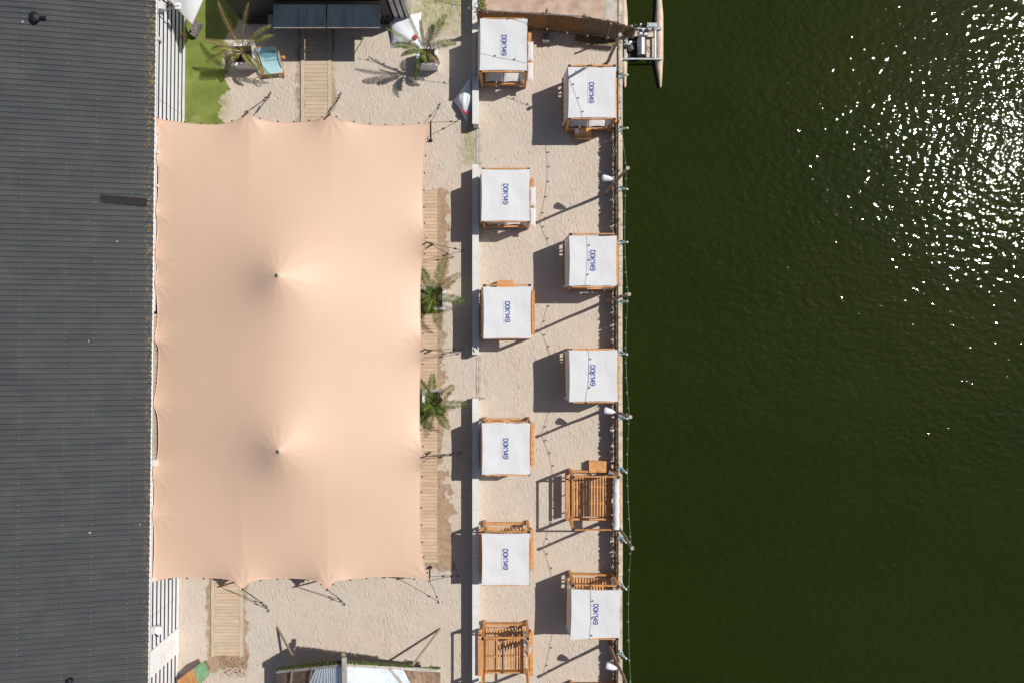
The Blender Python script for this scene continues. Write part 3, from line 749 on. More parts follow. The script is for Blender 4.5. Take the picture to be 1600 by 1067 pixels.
cabana(791.5, 700.5, 'white topped cabana with post feet showing, at the top of the lower white wall', (-1.15, 1.10, -1.26, 1.24), seed=4)
cabana(790.5, 872, 'white topped cabana just above the bare slatted cabana on the left', (-1.13, 1.10, -1.29, 1.22), tied=[(1.06, .9, .07, .2), (1.1, -.9, .07, .3)], seed=5, curtain=False, cushions=False)
cabana(789.5, 1038, 'bare orange slatted cabana without canopy at the lower left', None, curtain=False, cushions=False, tied=[(.98, .95, .11, .3), (1.02, .45, .10, .5)], seed=6)
cabana(925, 144, 'white topped cabana beside the pontoon boat with a small table at its foot', (-1.12, 1.12, -1.26, 1.19), tied=[(.85, -1.15, .1, .3)], seed=7)
cabana(927, 407, 'white topped cabana by the quay between the two uppermost leaning poles', (-1.13, 1.08, -1.24, 1.18), seed=8, tied=[(.72, -1.22, .12, .1)])
cabana(928, 587, 'third white topped cabana from the top along the quay', (-1.16, 1.10, -1.25, 1.25), seed=9, tied=[(.72, -1.24, .11, .1)], rot=R(.4))
cabana(931, 786, 'bare slatted cabana by the quay with its canopy rolled to one side', None, curtain=False, cushions=False, roll=True, seed=10)
cabana(930, 956, 'white topped cabana by the quay with a skewed canopy showing slats behind it', (-1.14, 1.18, -1.36, 1.10), seed=11, cushions=False, tied=[(.95, 1.12, .1, .3)], rot=R(-1.2), corner=.16)
cabana(0, 0, 'cabana at the bottom edge of the photo of which only the top beam shows', None, curtain=False, cushions=False, seed=12, loc=(925, 1101))

def crate(px, py, w_, d_, h_, label, rot=0, m='orange', cloth=False):
    c = P(px, py, h_); c.z = 0; t = thing('side_table', label, 'table', c, 'small wooden tables by the cabanas')
    n = max(3, round(d_/.10)); me = MB().box(-w_/2, w_/2, -d_/n/2+.005, d_/n/2-.005, 0, .025).mesh('top_slat', M[m])
    for k in range(n): inst('top_slat', me, c+Vector((0, -d_/2+d_*(k+.5)/n, h_-.025)), t)
    for sx in (-1, 1):
        for sy in (-1, 1): MB().box(c.x+sx*(w_/2-.04)-.03, c.x+sx*(w_/2-.04)+.03, c.y+sy*(d_/2-.04)-.03, c.y+sy*(d_/2-.04)+.03, 0, h_-.027).build('leg', M['orange_x'], t)
    for sy in (-1, 1): MB().box(c.x-w_/2+.075, c.x+w_/2-.075, c.y+sy*(d_/2-.03)-.014, c.y+sy*(d_/2-.03)+.014, h_*.35, h_-.03).build('side_board', M['orange_x'], t)
    t.rotation_euler[2] = rot; return t
crate(911, 208.5, .86, .52, .42, 'low slatted table at the foot of the cabana beside the pontoon boat')
crate(789.5, 444.5, .86, .42, .45, 'low wooden table against the upper side of the third left cabana')
crate(934, 729, .88, .58, .45, 'low wooden table against the upper side of the bare quay cabana')
p_ = P(901.5, 205, .47); tag(MB().box(p_.x-.1, p_.x+.1, p_.y-.12, p_.y+.12, .424, .45).build('menu_card', M['lampwhite'], None), 'white card lying on the low table by the upper quay cabana', 'card')

# ------------------------------------------------------------------ fence along the quay
fx = P(961.5, 0, .5).x
fn_ = thing('paling_fence', 'long brown paling fence along the water side of the sand', 'fence', (fx, 0, 0))
pal = MB(); y = P(0, 122).y
while y > -18.6:
    h = random.uniform(.90, 1.0) if random.random() < .85 else random.uniform(.8, 1.06)
    z0 = random.choice((.02, .03, .04, .05, random.uniform(.08, .26)))
    wv_ = random.uniform(.04, .08); of_ = random.uniform(0, .05); pal.box(fx-.05+of_, fx-.036+of_, y-wv_-.022, y, z0, h)
    y -= wv_+(.002 if random.random() < .95 else .02)
pal.build('paling', M['pale'], fn_, kind='stuff')
for z in (.36, .74):
    MB().box(fx+.016, fx+.045, -18.6, P(0, 122).y, z, z+.05).build('fence_rail', M['pale'], fn_)
y = P(0, 124).y
while y > -18.6:
    MB().tube([(fx+.10, y, 0), (fx+.10, y, .96)], .05, 8).build('fence_post', M['pale'], fn_); y -= 2.45

# ------------------------------------------------------------------ leaning poles, lamps, string lights
tops = []
PH = 5.0
poles = [((948, 100), (969, 55), 'leaning wooden pole beside the pontoon boat', False),
 ((944, 304), (981, 263), 'leaning wooden pole with white lamp between the first and second quay cabanas', True),
 ((946, 471), (983, 460), 'leaning wooden pole without lamp between the second and third quay cabanas', False),
 ((946, 639), (985, 651), 'leaning wooden pole with white lamp just below the third quay cabana', True),
 ((957, 809), (988, 856), 'leaning wooden pole at the lower right corner of the bare quay cabana', False),
 ((949, 1002), (988, 1088), 'leaning wooden pole with white lamp near the bottom edge by the quay', True)]
for f, tp, lb, lamp in poles:
    a = P(*f); b = P(tp[0], tp[1], PH); tops.append(b)
    t = thing('lamp_pole' if lamp else 'wooden_pole', lb, 'pole', a, 'leaning poles along the quay')
    pts = [a+(b-a)*k/6+Vector((.02*math.sin(k*2.1), .02*math.cos(k*1.7), 0)) for k in range(7)]
    MB().tube(pts, [.085-.004*k for k in range(7)], 10).smooth().build('pole', M['grey_wood'], t)
    MB().tube([b-Vector((0, 0, .1)), b+Vector((0, 0, .02))], .085, 10).build('pole_cap', M['contgrey'], t)
    MB().tube([a+(b-a)*.86, a+(b-a)*.86+Vector((.02, .10, .0))], .04, 6).build('cable_cleat', M['contgrey'], t)
    if lamp:
        c = a+(b-a)*.52+Vector((-.20, .10 if f[1] < 500 else .04, .08))
        d = Vector((-.95, .2, -.22)).normalized()
        lm = MB().tube([c-d*.12, c, c+d*.12, c+d*.30, c+d*.42, c+d*.44], [.04, .09, .125, .155, .17, .13], 16).smooth().build('lamp_shade', M['lampwhite'], t)
        MB().beam(c, a+(b-a)*.52, .04, .04).build('lamp_arm', M['steel'], t)
def string(a, b, sag, n, label, m='cable_g', bulbs=True, gp='festoon light strings'):
    a = Vector(a); b = Vector(b); t = thing('light_string', label, 'string lights', a, gp)
    f = lambda s: a+(b-a)*s-Vector((0, 0, sag*4*s*(1-s)))
    MB().tube([f(k/24) for k in range(25)], .011, 5).build('cable', M[m], t)
    if bulbs:
        bm_ = MB().tube([(0, 0, 0), (0, 0, -.05), (0, 0, -.07), (0, 0, -.13), (0, 0, -.16)], [.02, .022, .035, .045, .012], 8).smooth().mesh('bulb', M['bulb'])
        for k in range(n): inst('bulb', bm_, f((k+.5)/n), t)
nm = ['first', 'second', 'third', 'fourth', 'fifth']
for i in range(5):
    string(tops[i]-Vector((0, 0, .25)), tops[i+1]-Vector((0, 0, .25)), .75, 8, 'sagging bulb string over the water, %s span between the leaning poles from the top' % nm[i])
string(tops[0]-Vector((0, 0, .25)), P(745, 12, 4.6), .55, 7, 'bulb string crossing above the topmost left cabana', 'cable')
string(P(745, 12, 4.6), P(640, -14, 4.2), .3, 4, 'short bulb string at the top edge over the sand corner', 'cable')
# small brackets on the quay kerb
b0 = None
bl = [121, 203, 296, 379, 472, 551, 651, 731, 838, 911, 1018]
nms = ['beside the lower float of the pontoon boat', 'below the first quay cabana', 'beside the topmost lamp pole', 'beside the second quay cabana near its upper end', 'beside the second leaning pole below the boat', 'at the upper corner of the third quay cabana', 'beside the middle lamp pole', 'beside the low table of the bare cabana', 'at the lower corner of the bare cabana', 'at the upper corner of the skewed canopy cabana', 'beside the lowest lamp pole']
def bracket():
    t = thing('kerb_bracket', nms[0], 'bracket', (0, 0, 0), 'pale brackets on the quay kerb')
    MB().box(-.12, .08, -.12, .12, .11, .16).build('base_plate', M['bracket'], t)
    MB().tube([(-.05, -.08, .14), (.28, -.02, .30)], .028, 6).build('arm', M['bracket'], t)
    MB().tube([(-.05, .10, .14), (.28, -.02, .30)], .028, 6).build('arm', M['bracket'], t)
    MB().tube([(-.08, 0, .14), (-.08, 0, .5), (.05, 0, .55)], .025, 6).build('upright', M['black_metal'], t)
    MB().ball((.31, -.02, .31), .06).smooth().build('knob', M['lampwhite'], t)
    return t
br = bracket()
for i, yv in enumerate(bl):
    o = br if i == 0 else dup(br)
    o.location = (QX+.08, P(0, yv).y, 0); o['label'] = 'small pale bracket on the kerb '+nms[i]; o.rotation_euler[2] = random.uniform(-.25, .15)-(.5 if yv > 720 else 0)

# ------------------------------------------------------------------ reed screen at the top
rs_ = thing('reed_screen', 'brown reed screen fence across the top beside the terrace', 'fence', P(860, 45))
def reedpanel(a, b, h0, h1, m, nm='reed_panel', jit=.06, lean=0):
    a = Vector(a); b = Vector(b); L = (b-a).length; n = int(L/.028); d = (b-a).normalized(); nrm = Vector((d.y, -d.x, 0))
    mb = MB()
    for k in range(n):
        s = k/n; p = a+(b-a)*s; h = h0+(h1-h0)*s+random.uniform(-jit, jit)
        off = random.uniform(0, .03); ln_ = nrm*lean+d*random.uniform(-.012, .012)
        q0 = p+nrm*off; w_ = .016
        A = q0-d*w_; Bq = q0+d*w_; Cq = q0+nrm*.02
        up = Vector((0, 0, h))+ln_
        mb.add([A, Bq, Cq, A+up, Bq+up, Cq+up], [(0, 2, 5, 3), (2, 1, 4, 5), (1, 0, 3, 4), (3, 5, 4)])
    bkp = MB(); o_ = nrm*-.012; bkp.add([a+o_, b+o_, b+o_+Vector((0, 0, h1-jit))+nrm*lean, a+o_+Vector((0, 0, h0-jit))+nrm*lean], [(0, 1, 2, 3)]); q_ = mb.build(nm, m, rs_); bkp.build('backing_mat', m, q_)
g1 = P(748, 46); g2 = P(852, 48); g3 = P(908, 55); g4 = P(940, 61); g5 = P(968, 66)
reedpanel(g1, g2, 1.95, 1.9, M['reed']); reedpanel(g2, g3, 1.9, 1.8, M['reed']); reedpanel(g3, g4, 1.85, 1.8, M['reed_pale'], lean=-.1)
reedpanel(g4, g5, 1.8, 1.6, M['reed_pale'], lean=-.15)
reedpanel(P(900, 54), P(934, 61), .25, .25, M['reed'], lean=.42); reedpanel(P(916, 60), P(962, 64), .30, .35, M['reed_pale'], lean=.45)
reedpanel(P(969, 58, .1), P(990, 60, .1), .9, .8, M['reed_pale'], 'reed_panel', .04, -.2)
for p0, hh in ((P(757, 44), 2.1), (P(851, 46), 2.2), (P(906, 53), 2.1), (P(946, 65), 2.0)):
    MB().tube([p0, p0+Vector((0, -.02, hh))], .05, 8).build('screen_post', M['grey_wood'], rs_)
MB().tube([g1+Vector((0, -.08, .45)), g2+Vector((-.9, -.08, .45))], .035, 8).build('lower_rail', M['grey_wood'], rs_)
MB().tube([g1+Vector((0, .06, 1.9)), g3+Vector((0, .06, 1.85))], .03, 8).build('top_wire', M['steel'], rs_)
c = P(853, 60, .25); bt = thing('concrete_block', 'pale blue-grey block with holes standing under the reed screen', 'block', (c.x, c.y, 0))
MB().box(c.x-.17, c.x+.17, c.y-.26, c.y+.22, 0, .38).build('block_body', M['block'], bt)
for dx_, dy_ in ((-.06, -.12), (.06, -.12), (0, .08)): MB().box(c.x+dx_-.035, c.x+dx_+.035, c.y+dy_-.05, c.y+dy_+.05, .381, .384).build('hole', M['black'], bt)
# shrub leaves by the wall at the top
sh = MB(); c = P(753, 14, .8)
for k in range(500):
    p_ = c+Vector((random.gauss(0, .09), random.gauss(.1, .3), random.uniform(-.6, .3))); a_ = random.uniform(0, 6.28); L = random.uniform(.04, .08)
    d = Vector((math.cos(a_), math.sin(a_), random.uniform(-.3, .6)))*L; e = Vector((-d.y, d.x, 0))*.45
    sh.add([p_-d, p_+e, p_+d, p_-e], [(0, 1, 2, 3)])
t = thing('shrub', 'small green shrub between the white wall and the reed screen', 'plant', (c.x, c.y, 0))
sh.build('foliage', M['frond_y'], t, kind='stuff'); MB().tube([(c.x, c.y, 0), (c.x, c.y, .9)], .03, 6).build('stem', M['trunk'], t)

# ------------------------------------------------------------------ pontoon boat
bz = wz
bc = P(1002, 70, bz); boat = thing('pontoon_boat', 'small two float work catamaran moored at the quay with metal drum', 'boat', bc)
def flt(px, nm='float'):
    pts = []; rs = []
    for py, r in ((-34, .03), (-30, .09), (20, .23), (30, .25), (92, .25), (104, .22), (134, .08), (137, .03)):
        pts.append(P(px+(0 if py > 0 else -1)+(2 if py > 110 else 0), py, bz+.12)); rs.append(r*.86)
    MB().tube(pts, rs, 18).smooth().build(nm, M['float'], boat)
flt(974.5); flt(1030)
def bb(px0, px1, py0, py1, z0, z1, nm, m):
    a = P(px0, py1, z1); b = P(px1, py0, z1); return MB().box(a.x, b.x, a.y, b.y, z0, z1).build(nm, m, boat)
bb(967, 1035, 91, 93.5, bz+.36, bz+.44, 'crossbar', M['steel']); bb(986, 1034, 44, 46.5, bz+.36, bz+.44, 'crossbar', M['steel'])
bb(975, 978, 50, 91, bz+.36, bz+.43, 'side_rail', M['steel']); bb(1023, 1025.5, 46, 91, bz+.36, bz+.43, 'side_rail', M['lampwhite'])
bb(979, 1022.5, 47, 58, bz+.30, bz+.36, 'deck_board', M['float']); bb(1010, 1022, 60, 90, bz+.1, bz+.16, 'well_plate', M['float'])
bb(980, 996, 60, 90, bz+.02, bz+.1, 'engine_tray', M['black'])
a = P(1002, 61, bz+.4); b = P(1002, 88, bz+.4)
MB().tube([a, a+Vector((0, -.02, 0)), b+Vector((0, .02, 0)), b], [.19, .225, .225, .19], 24).build('drum', M['steel'], boat)
for k in range(34):
    px = random.uniform(968, 1018); py = random.uniform(38, 55) if px > 986 else random.uniform(44, 80); s = random.uniform(.03, .1); c = P(px, py, bz+.5)
    MB().box(c.x-s, c.x+s, c.y-s*.7, c.y+s*.7, bz+.38, bz+.42+random.uniform(.03, .3), ).build('fitting', random.choice([M['black'], M['steel'], M['redtrunk'], M['lampwhite'], M['steel']]), boat)
for k in range(7):
    c = P(random.uniform(981, 994), random.uniform(63, 86), bz+.3); MB().box(c.x-.08, c.x+.08, c.y-.07, c.y+.09, bz+.1, bz+.25+random.uniform(0, .15)).build('engine_part', random.choice([M['redtrunk'], M['panel'], M['black']]), boat)
bb(1011, 1027, 36, 43, bz+.6, bz+.66, 'seat_frame', M['steel']); bb(1013, 1025, 37.5, 41.5, bz+.67, bz+.69, 'seat_board', M['bracket'])
MB().tube([P(1010, 72, bz+.2), P(1018, 79, bz+.3)], .02, 6).build('handle', M['rope'], boat)
MB().tube([P(1004, 54, bz+.5), P(1015, 50, bz+.55), P(1026, 46, bz+.5)], .015, 5).build('hose', M['rope'], boat)
# the dark mooring gear on the kerb
c = P(971, 54, .2); t = thing('mooring_gear', 'tangle of dark mooring chain on the kerb beside the boat', 'chain', c)
for k in range(14):
    q_ = c+Vector((random.uniform(-.25, .25), random.uniform(-.35, .35), random.uniform(-.1, .25))); MB().tube([q_, q_+Vector((random.uniform(-.12, .12), random.uniform(-.12, .12), .05))], .04, 6).build('link', random.choice([M['black'], M['redtrunk'], M['steel']]), t)

# ------------------------------------------------------------------ containers and bar at the top
def corr_wall(mb, x0, x1, y, z0, z1, pitch=.28, dep=.05):
    xs = []; x = x0; k = 0
    offs = [(0, 0), (.07, 0), (.12, dep), (.21, dep), (pitch-.02, 0)]
    while x < x1:
        for dx_, dd in offs:
            if x+dx_ <= x1: xs.append((x+dx_, dd))
        x += pitch
    mb.grid([[(a, y-d, z0) for a, d in xs], [(a, y-d, z1) for a, d in xs]])
yf = P(0, 38).y; x0 = P(383, 0).x; x1 = P(616, 0).x
bar = thing('bar_container', 'black bar container with two opened dark hatches at the top of the photo', 'container', ((x0+x1)/2, yf, 0))
MB().box(x0, x1, yf, yf+2.4, 0, 2.6).build('container_body', M['black'], bar)
mb = MB(); corr_wall(mb, x0, x1, yf-.004, .1, .85); mb.build('front_wall', M['black'], bar)
for (p0, p1) in ((427, 509.3), (511.2, 594)):
    a = P(p0, 5, 2.25); b = P(p1, 44, 2.2)
    h_ = MB(); h_.box(a.x, b.x, b.y, yf-.06, 2.2, 2.25).build('hatch', M['panel'], bar)
    n = 6
    for k in range(1, n):
        xx = a.x+(b.x-a.x)*k/n; MB().box(xx-.035, xx+.035, b.y+.03, yf-.07, 2.252, 2.268).build('hatch_rib', M['panel'], bar)
    MB().box(a.x, b.x, b.y-.02, b.y-.002, 2.17, 2.262).build('hatch_lip', M['contgrey'], bar)
    for xx in (a.x+.1, b.x-.1): MB().tube([(xx, yf-.02, 1.3), (xx, b.y+.25, 2.19)], .02, 6).build('hatch_strut', M['steel'], bar)
a = P(400, 0); MB().box(P(430, 0).x, P(590, 0).x, yf-.5, yf-.02, 1.0, 1.05).build('counter', M['plank_x'], bar)
xg0, xg1 = P(597, 22).x+.9, P(641, 28, 0).x
yg = P(0, 33).y
gc = thing('grey_container', 'weathered grey corrugated container beside the black bar', 'container', ((xg0+xg1)/2, yg, 0))
xg0 = x1+.02; xg1 = P(643, 0).x
MB().box(xg0, xg1, yg+.08, yg+2.5, 0, 2.55).build('container_body', M['contgrey'], gc)
MB().box(xg0+.02, xg1, yg+.06, yg+.078, .05, 2.5).build('front_wall', M['black'], gc)  # black behind the ribs puts the shade of the corrugation recesses into colour
xx = xg0+.06
while xx < xg1-.12:
    MB().box(xx, xx+.19, yg-.03, yg+.058, .1, 2.49).build('wall_rib', M['ribgrey'], gc); xx += .30  # ribs paler than the container steel, so the rib contrast is painted
MB().box(xg0, xg1+.03, yg-.02, yg+.075, 2.5, 2.6).build('top_rail', M['contgrey'], gc)

# ------------------------------------------------------------------ planters and palms
def planter(px0, px1, py0, py1, h, label, taper=.82):
    a = P(px0, py1, h); b = P(px1, py0, h); c = Vector(((a.x+b.x)/2, (a.y+b.y)/2, 0)); wx_, wy_ = (b.x-a.x)/2, (b.y-a.y)/2
    t = thing('planter', label, 'planter', c, 'white square planters')
    mb = MB(); q = lambda s, z: [(c.x-wx_*s, c.y-wy_*s, z), (c.x+wx_*s, c.y-wy_*s, z), (c.x+wx_*s, c.y+wy_*s, z), (c.x-wx_*s, c.y+wy_*s, z)]
    mb.add(q(taper, 0)+q(1, h), [(0, 1, 5, 4), (1, 2, 6, 5), (2, 3, 7, 6), (3, 0, 4, 7), (3, 2, 1, 0)]); mb.build('planter_body', M['planter'], t)
    wr = .14
    for i, (xa, xb, ya_, yb_) in enumerate(((-wx_, wx_, -wy_, -wy_+wr), (-wx_, wx_, wy_-wr, wy_), (-wx_, -wx_+wr, -wy_+wr, wy_-wr), (wx_-wr, wx_, -wy_+wr, wy_-wr))):
        MB().box(c.x+xa-.01, c.x+xb+.01, c.y+ya_+.001, c.y+yb_-.001, h, h+.035).build('rim_board', M['planter'], t)
    G_ = [[(c.x+(i/8*2-1)*(wx_-wr), c.y+(j/8*2-1)*(wy_-wr), h+.005+random.uniform(-.0, .02)) for i in range(9)] for j in range(9)]
    MB().grid(G_).build('soil', M['soil'], t)
    return t, c
def frond(parent, a, tip, arch, lw, m, mr, droop=.16, n=32, seed=0):
    lw = lw*1.12
    rn = random.Random(seed); a = Vector(a); tip = Vector(tip); mid = (a+tip)/2+Vector((0, 0, arch))
    f = lambda s: a*(1-s)**2+mid*2*s*(1-s)+tip*s*s
    if rn.random() < .13: m = M['frond_dry']; mr = M['rachis_y']
    rb = MB().tube([f(k/12) for k in range(13)], [.022-.0014*k for k in range(13)], 5).build('frond', mr, parent)
    lf = MB()
    for k in range(n):
        s = .14+.86*k/(n-1); p = f(s); d = (f(min(1, s+.02))-f(s-.02)).normalized(); side = d.cross(Vector((0, 0, 1))).normalized(); up = side.cross(d)
        L = lw*(math.sin(math.pi*min(1, (s*.85+.12)))**.6)*rn.uniform(.8, 1.1)
        for sg in (-1, 1):
            dr = (side*sg*.9+d*.62+up*rn.uniform(-.1, .3)).normalized()
            e = p+dr*L-Vector((0, 0, droop*L*rn.uniform(.3, 1))); w_ = .014+.01*rn.random()
            wd = d*w_; m_ = p+dr*L*.5+up*.01
            lf.add([p-wd*.6, p+wd*.6, m_+wd, e, m_-wd], [(0, 1, 2, 3, 4)])
    lf.build('leaflet', m, rb, kind='stuff')
def palm(px, py, hz, label, fr, m, mr, z0=.75, lw=.42, wk=1.0):
    c = P(px, py, hz); t = thing('palm_tree', label, 'palm', (c.x, c.y, z0), 'potted palms')
    MB().tube([(c.x+.02*math.sin(k), c.y+.02*math.cos(k*2), z0+(hz-z0)*k/6) for k in range(7)], [.13, .15, .14, .12, .11, .09, .05], 10).build('trunk', M['trunk'], t)
    for i, (tx, ty, th, ar, w_) in enumerate(fr):
        frond(t, (c.x+random.uniform(-.04, .04), c.y+random.uniform(-.04, .04), hz-.1), P(tx, ty, th), ar, w_*wk, m, mr, seed=i+int(px))
planter(361.5, 398, 68.5, 103, .8, 'white planter beside the cyan deckchair')
palm(378, 82, 1.35, 'yellowish palm in the planter beside the cyan deckchair',
     [(341, 4, 2.6, .5, .40), (388.5, 6, 2.8, .4, .36), (423, 41, 2.3, .55, .38), (428, 55, 1.8, .5, .36), (320, 63, 1.9, .5, .34), (322, 98, 1.1, .7, .42), (330, 78, 1.7, .6, .36), (425, 123, .35, .75, .40), (352, 112, .7, .7, .4), (396, 106, 1.3, .4, .3)], M['frond_y'], M['rachis_y'], wk=.62)
planter(651, 684, 73, 103.5, .8, 'white planter beside the white beanbag and lit sand', .86)
palm(664, 80, 1.6, 'ragged palm in the planter right of the flat white beanbag',
     [(634, 16, 3.0, .3, .14), (697, 24, 2.9, .4, .32), (712, 68, 2.3, .6, .32), (656, 32, 3.2, .3, .15), (613, 71, 2.5, .6, .28), (604, 45, 2.7, .4, .16), (648, 125, 1.3, .8, .26), (627, 88, 2.0, .6, .18), (686, 101, 1.5, .6, .24), (677, 40, 2.9, .3, .28), (666, 98, 2.0, .5, .27)], M['frond'], M['rachis_y'], lw=.3)
planter(661, 696, 447.5, 484, .62, 'white planter by the tent edge above the middle guy ropes', .9)
palm(677, 463, 1.35, 'green palm by the tent edge between the upper right guy ropes',
     [(697, 401, 1.7, .6, .36), (719, 428, 1.2, .6, .32), (728, 472, .9, .7, .34), (658, 418, 1.8, .5, .34), (648, 458, 1.6, .5, .34), (652, 500, 1.0, .6, .36), (688, 515, .7, .7, .38), (669, 490, 1.6, .4, .34), (690, 450, 2.3, .2, .3), (668, 448, 2.3, .2, .3), (655, 478, 1.4, .5, .34)], M['frond'], M['rachis'], .6)
planter(660, 693, 608, 643, .62, 'white planter by the tent edge below the middle guy ropes', .9)
palm(677, 630, 1.35, 'full green palm by the tent edge in the lower half of the deck',
     [(676, 584, 1.7, .6, .34), (709, 602, 1.3, .6, .34), (730, 630, .9, .7, .30), (702, 670, .8, .6, .34), (665, 682, .7, .7, .34), (654, 592, 1.7, .6, .34), (651, 636, 1.7, .5, .34), (655, 660, 1.2, .5, .34), (690, 622, 2.3, .2, .3), (668, 618, 2.3, .2, .3), (680, 648, 1.9, .3, .34), (693, 645, 1.5, .4, .34), (662, 642, 1.9, .3, .32)], M['frond'], M['rachis'], .6)

# ------------------------------------------------------------------ beanbags, deckchair, small things top
def beanbag(pts, h, label, cren=.03, rows=18):
    "outline of four corners in photo order, inflated"
    c = sum((P(*p) for p in pts), Vector())/4; t = thing('beanbag', label, 'beanbag', (c.x, c.y, 0), 'white beanbags')
    A, Bq, Cq, D = [P(*p) for p in pts]; mb = MB(); n = rows; w1 = random.uniform(0, 6)
    for s in (1, 0):
        G_ = []
        for j in range(n+1):
            r = []
            for i in range(n+1):
                a = i/n; b = j/n; p = (A*(1-a)+Bq*a)*(1-b)+(D*(1-a)+Cq*a)*b
                e = (max(0, 1-abs(2*a-1)**2.5)*max(0, 1-abs(2*b-1)**2.5))**.55
                pin = Vector((0, 0, 0)); cc = (A+Bq+Cq+D)/4
                k = .13*((1-(2*b-1)**2)*abs(2*a-1)**2+(1-(2*a-1)**2)*abs(2*b-1)**2)
                p = p+(cc-p)*k
                z = .04+s*h*e*(1+.12*math.sin(9*a+w1)*math.sin(4*b+1))+ s*cren*math.sin(16*a+3*math.sin(5*b))*e
                r.append((p.x, p.y, z if s else .02+.02*e))
            G_.append(r)
        mb.grid(G_, flip=(s == 1))
    mb.smooth().build('bag', M['bag'], t)
    return t, (A, Bq, Cq, D)
bg1, q1 = beanbag([(603, 25), (659, 20), (662, 79), (611, 76)], .42, 'flat white beanbag with a red print lying beside the grey container', .012)
bg2, q2 = beanbag([(735, 122), (744, 160), (729, 194), (707, 158)], .6, 'crumpled white beanbag with red print against the white wall', .03)
for i, (px, py, s) in enumerate(((648.5, 57.5, .11), (641, 64, .05))):
    c = P(px, py, .47); MB().tube([c-Vector((0, 0, .12)), c], s, 10).build('round_print', M['red'], bg1)
for i in range(7):
    c = P(722+i*1.5, 172+i*1.6-(i > 3)*(i-3)*1.5, .55); MB().beam(c+Vector((0, .10, -.12)), c+Vector((.03, -.04, -.12)), .035, .14).build('print_stroke', M['red'] if i != 5 else M['blue'], bg2)
dc = thing('deckchair', 'wooden deckchair with cyan sling beside the white planter', 'deckchair', P(418, 100))
A = P(400, 75, .85); Bq = P(431, 71.5, .85); Cq = P(441, 114, .32); D = P(413, 117.5, .32)
rows = []
for j in range(15):
    b = j/14; r = []
    for i in range(9):
        a = i/8; p = (A*(1-a)+Bq*a)*(1-b)+(D*(1-a)+Cq*a)*b; p.z -= .20*math.sin(math.pi*b)+.02*math.sin(math.pi*a); r.append(p)
    rows.append(r)
sl_ = MB().grid(rows, flip=True).smooth().build('sling', M['cyan'], dc)
def sp(a, b):
    i = min(7, int(a*8)); j = min(13, int(b*14)); fa = a*8-i; fb = b*14-j
    p = (rows[j][i]*(1-fa)+rows[j][i+1]*fa)*(1-fb)+(rows[j+1][i]*(1-fa)+rows[j+1][i+1]*fa)*fb; return p+Vector((0, 0, .012))
pr = MB(); x = .1
rr = random.Random(3)
while x < .86:
    w_ = rr.uniform(.025, .05); y0 = rr.uniform(.12, .16); y1 = rr.uniform(.32, .38)
    pr.add([sp(x, y1), sp(x+w_*.6, y1), sp(x+w_*.6+.01, y0), sp(x+.01, y0)], [(0, 1, 2, 3)]); x += w_+rr.uniform(.01, .035)
x = .15
while x < .85: pr.add([sp(x, .45), sp(x+.02, .45), sp(x+.02, .42), sp(x, .42)], [(0, 1, 2, 3)]); x += .035
pr.build('sling_print', M['tealprint'], sl_)
MB().beam(A+Vector((-.05, 0, .02)), D+Vector((-.05, -.0, .0)), .035, .04).build('side_rail', M['orange'], dc)
MB().beam(Bq+Vector((.06, 0, .02)), Cq+Vector((.12, -.12, -.1)), .035, .04).build('side_rail', M['orange'], dc)
MB().tube([A+Vector((-.08, 0, 0)), Bq+Vector((.08, 0, 0))], .022, 8).build('top_bar', M['orange'], dc)
MB().tube([D+Vector((-.08, 0, 0)), Cq+Vector((.08, 0, 0))], .022, 8).build('front_bar', M['orange'], dc)
MB().beam(P(440, 88, .6), P(444, 120, .02), .045, .04).build('leg', M['orange'], dc); MB().beam(P(404, 92, .6), P(411, 122, .02), .045, .04).build('leg', M['orange'], dc)
MB().beam(P(442, 88, .62), P(445, 92, .62), .12, .05).build('arm_knob', M['orange'], dc)
MB().tube([P(410, 122, .05), P(445, 120, .05)], .02, 6).build('foot_bar', M['orange'], dc)
c = P(404, 128, .02); tag(MB().tube([c+Vector((.22*math.cos(t*.5), .24*math.sin(t*.5), .0)) for t in range(12)], .012, 5).build('hose_loop', M['rope'], None), 'thin dark cable loop on the sand below the cyan deckchair', 'cable')

# parasol top left
hz = 2.5
pa = thing('sail_canopy', 'off white fabric canopy corner at the top left above the lawn', 'canopy', P(296, -10))
corners = [P(300.5, 39.5, hz-.1), P(321, -6, hz), P(300, -70, hz+.2), P(262, -2, hz)]
A, Bq, Cq, D = corners
rows = [[(A*(1-i/10)+Bq*i/10)*(1-j/10)+(D*(1-i/10)+Cq*i/10)*(j/10)+Vector((0, 0, .25*math.sin(math.pi*i/10)*math.sin(math.pi*j/10))) for i in range(11)] for j in range(11)]
MB().grid(rows).smooth().build('fabric', M['canvas'], pa)
hem = [A, Bq, Cq, D, A]; MB().tube(hem, .025, 6).build('edge_bar', M['grey_wood'], pa)
for q_ in ((1, 0), (0, 1)): pass
MB().tube([P(283, 30, 0), Vector((P(283, 30).x, P(283, 30).y, 2.35)), D+Vector((.2, -.4, -.1))], .04, 8).build('mast', M['black'], pa)
# perforated grey block under the parasol corner
c = P(303.5, 45, .3); bk_ = thing('parasol_weight', 'grey perforated weight block on the lawn under the canopy corner', 'block', (c.x, c.y, 0))
Mx = Matrix.Translation((c.x, c.y, 0)) @ Matrix.Rotation(R(-28), 4, 'Z')
MB().box(-.17, .17, -.36, .40, 0, .3, Mx).build('block_body', M['block'], bk_)
for a_, b_ in ((-.07, -.22), (.07, -.22), (0, -.08), (-.07, .1), (.07, .22), (.05, -.33), (-.06, .3)): MB().box(a_-.03, a_+.03, b_-.03, b_+.03, .301, .305, Mx).build('hole', M['black'], bk_)
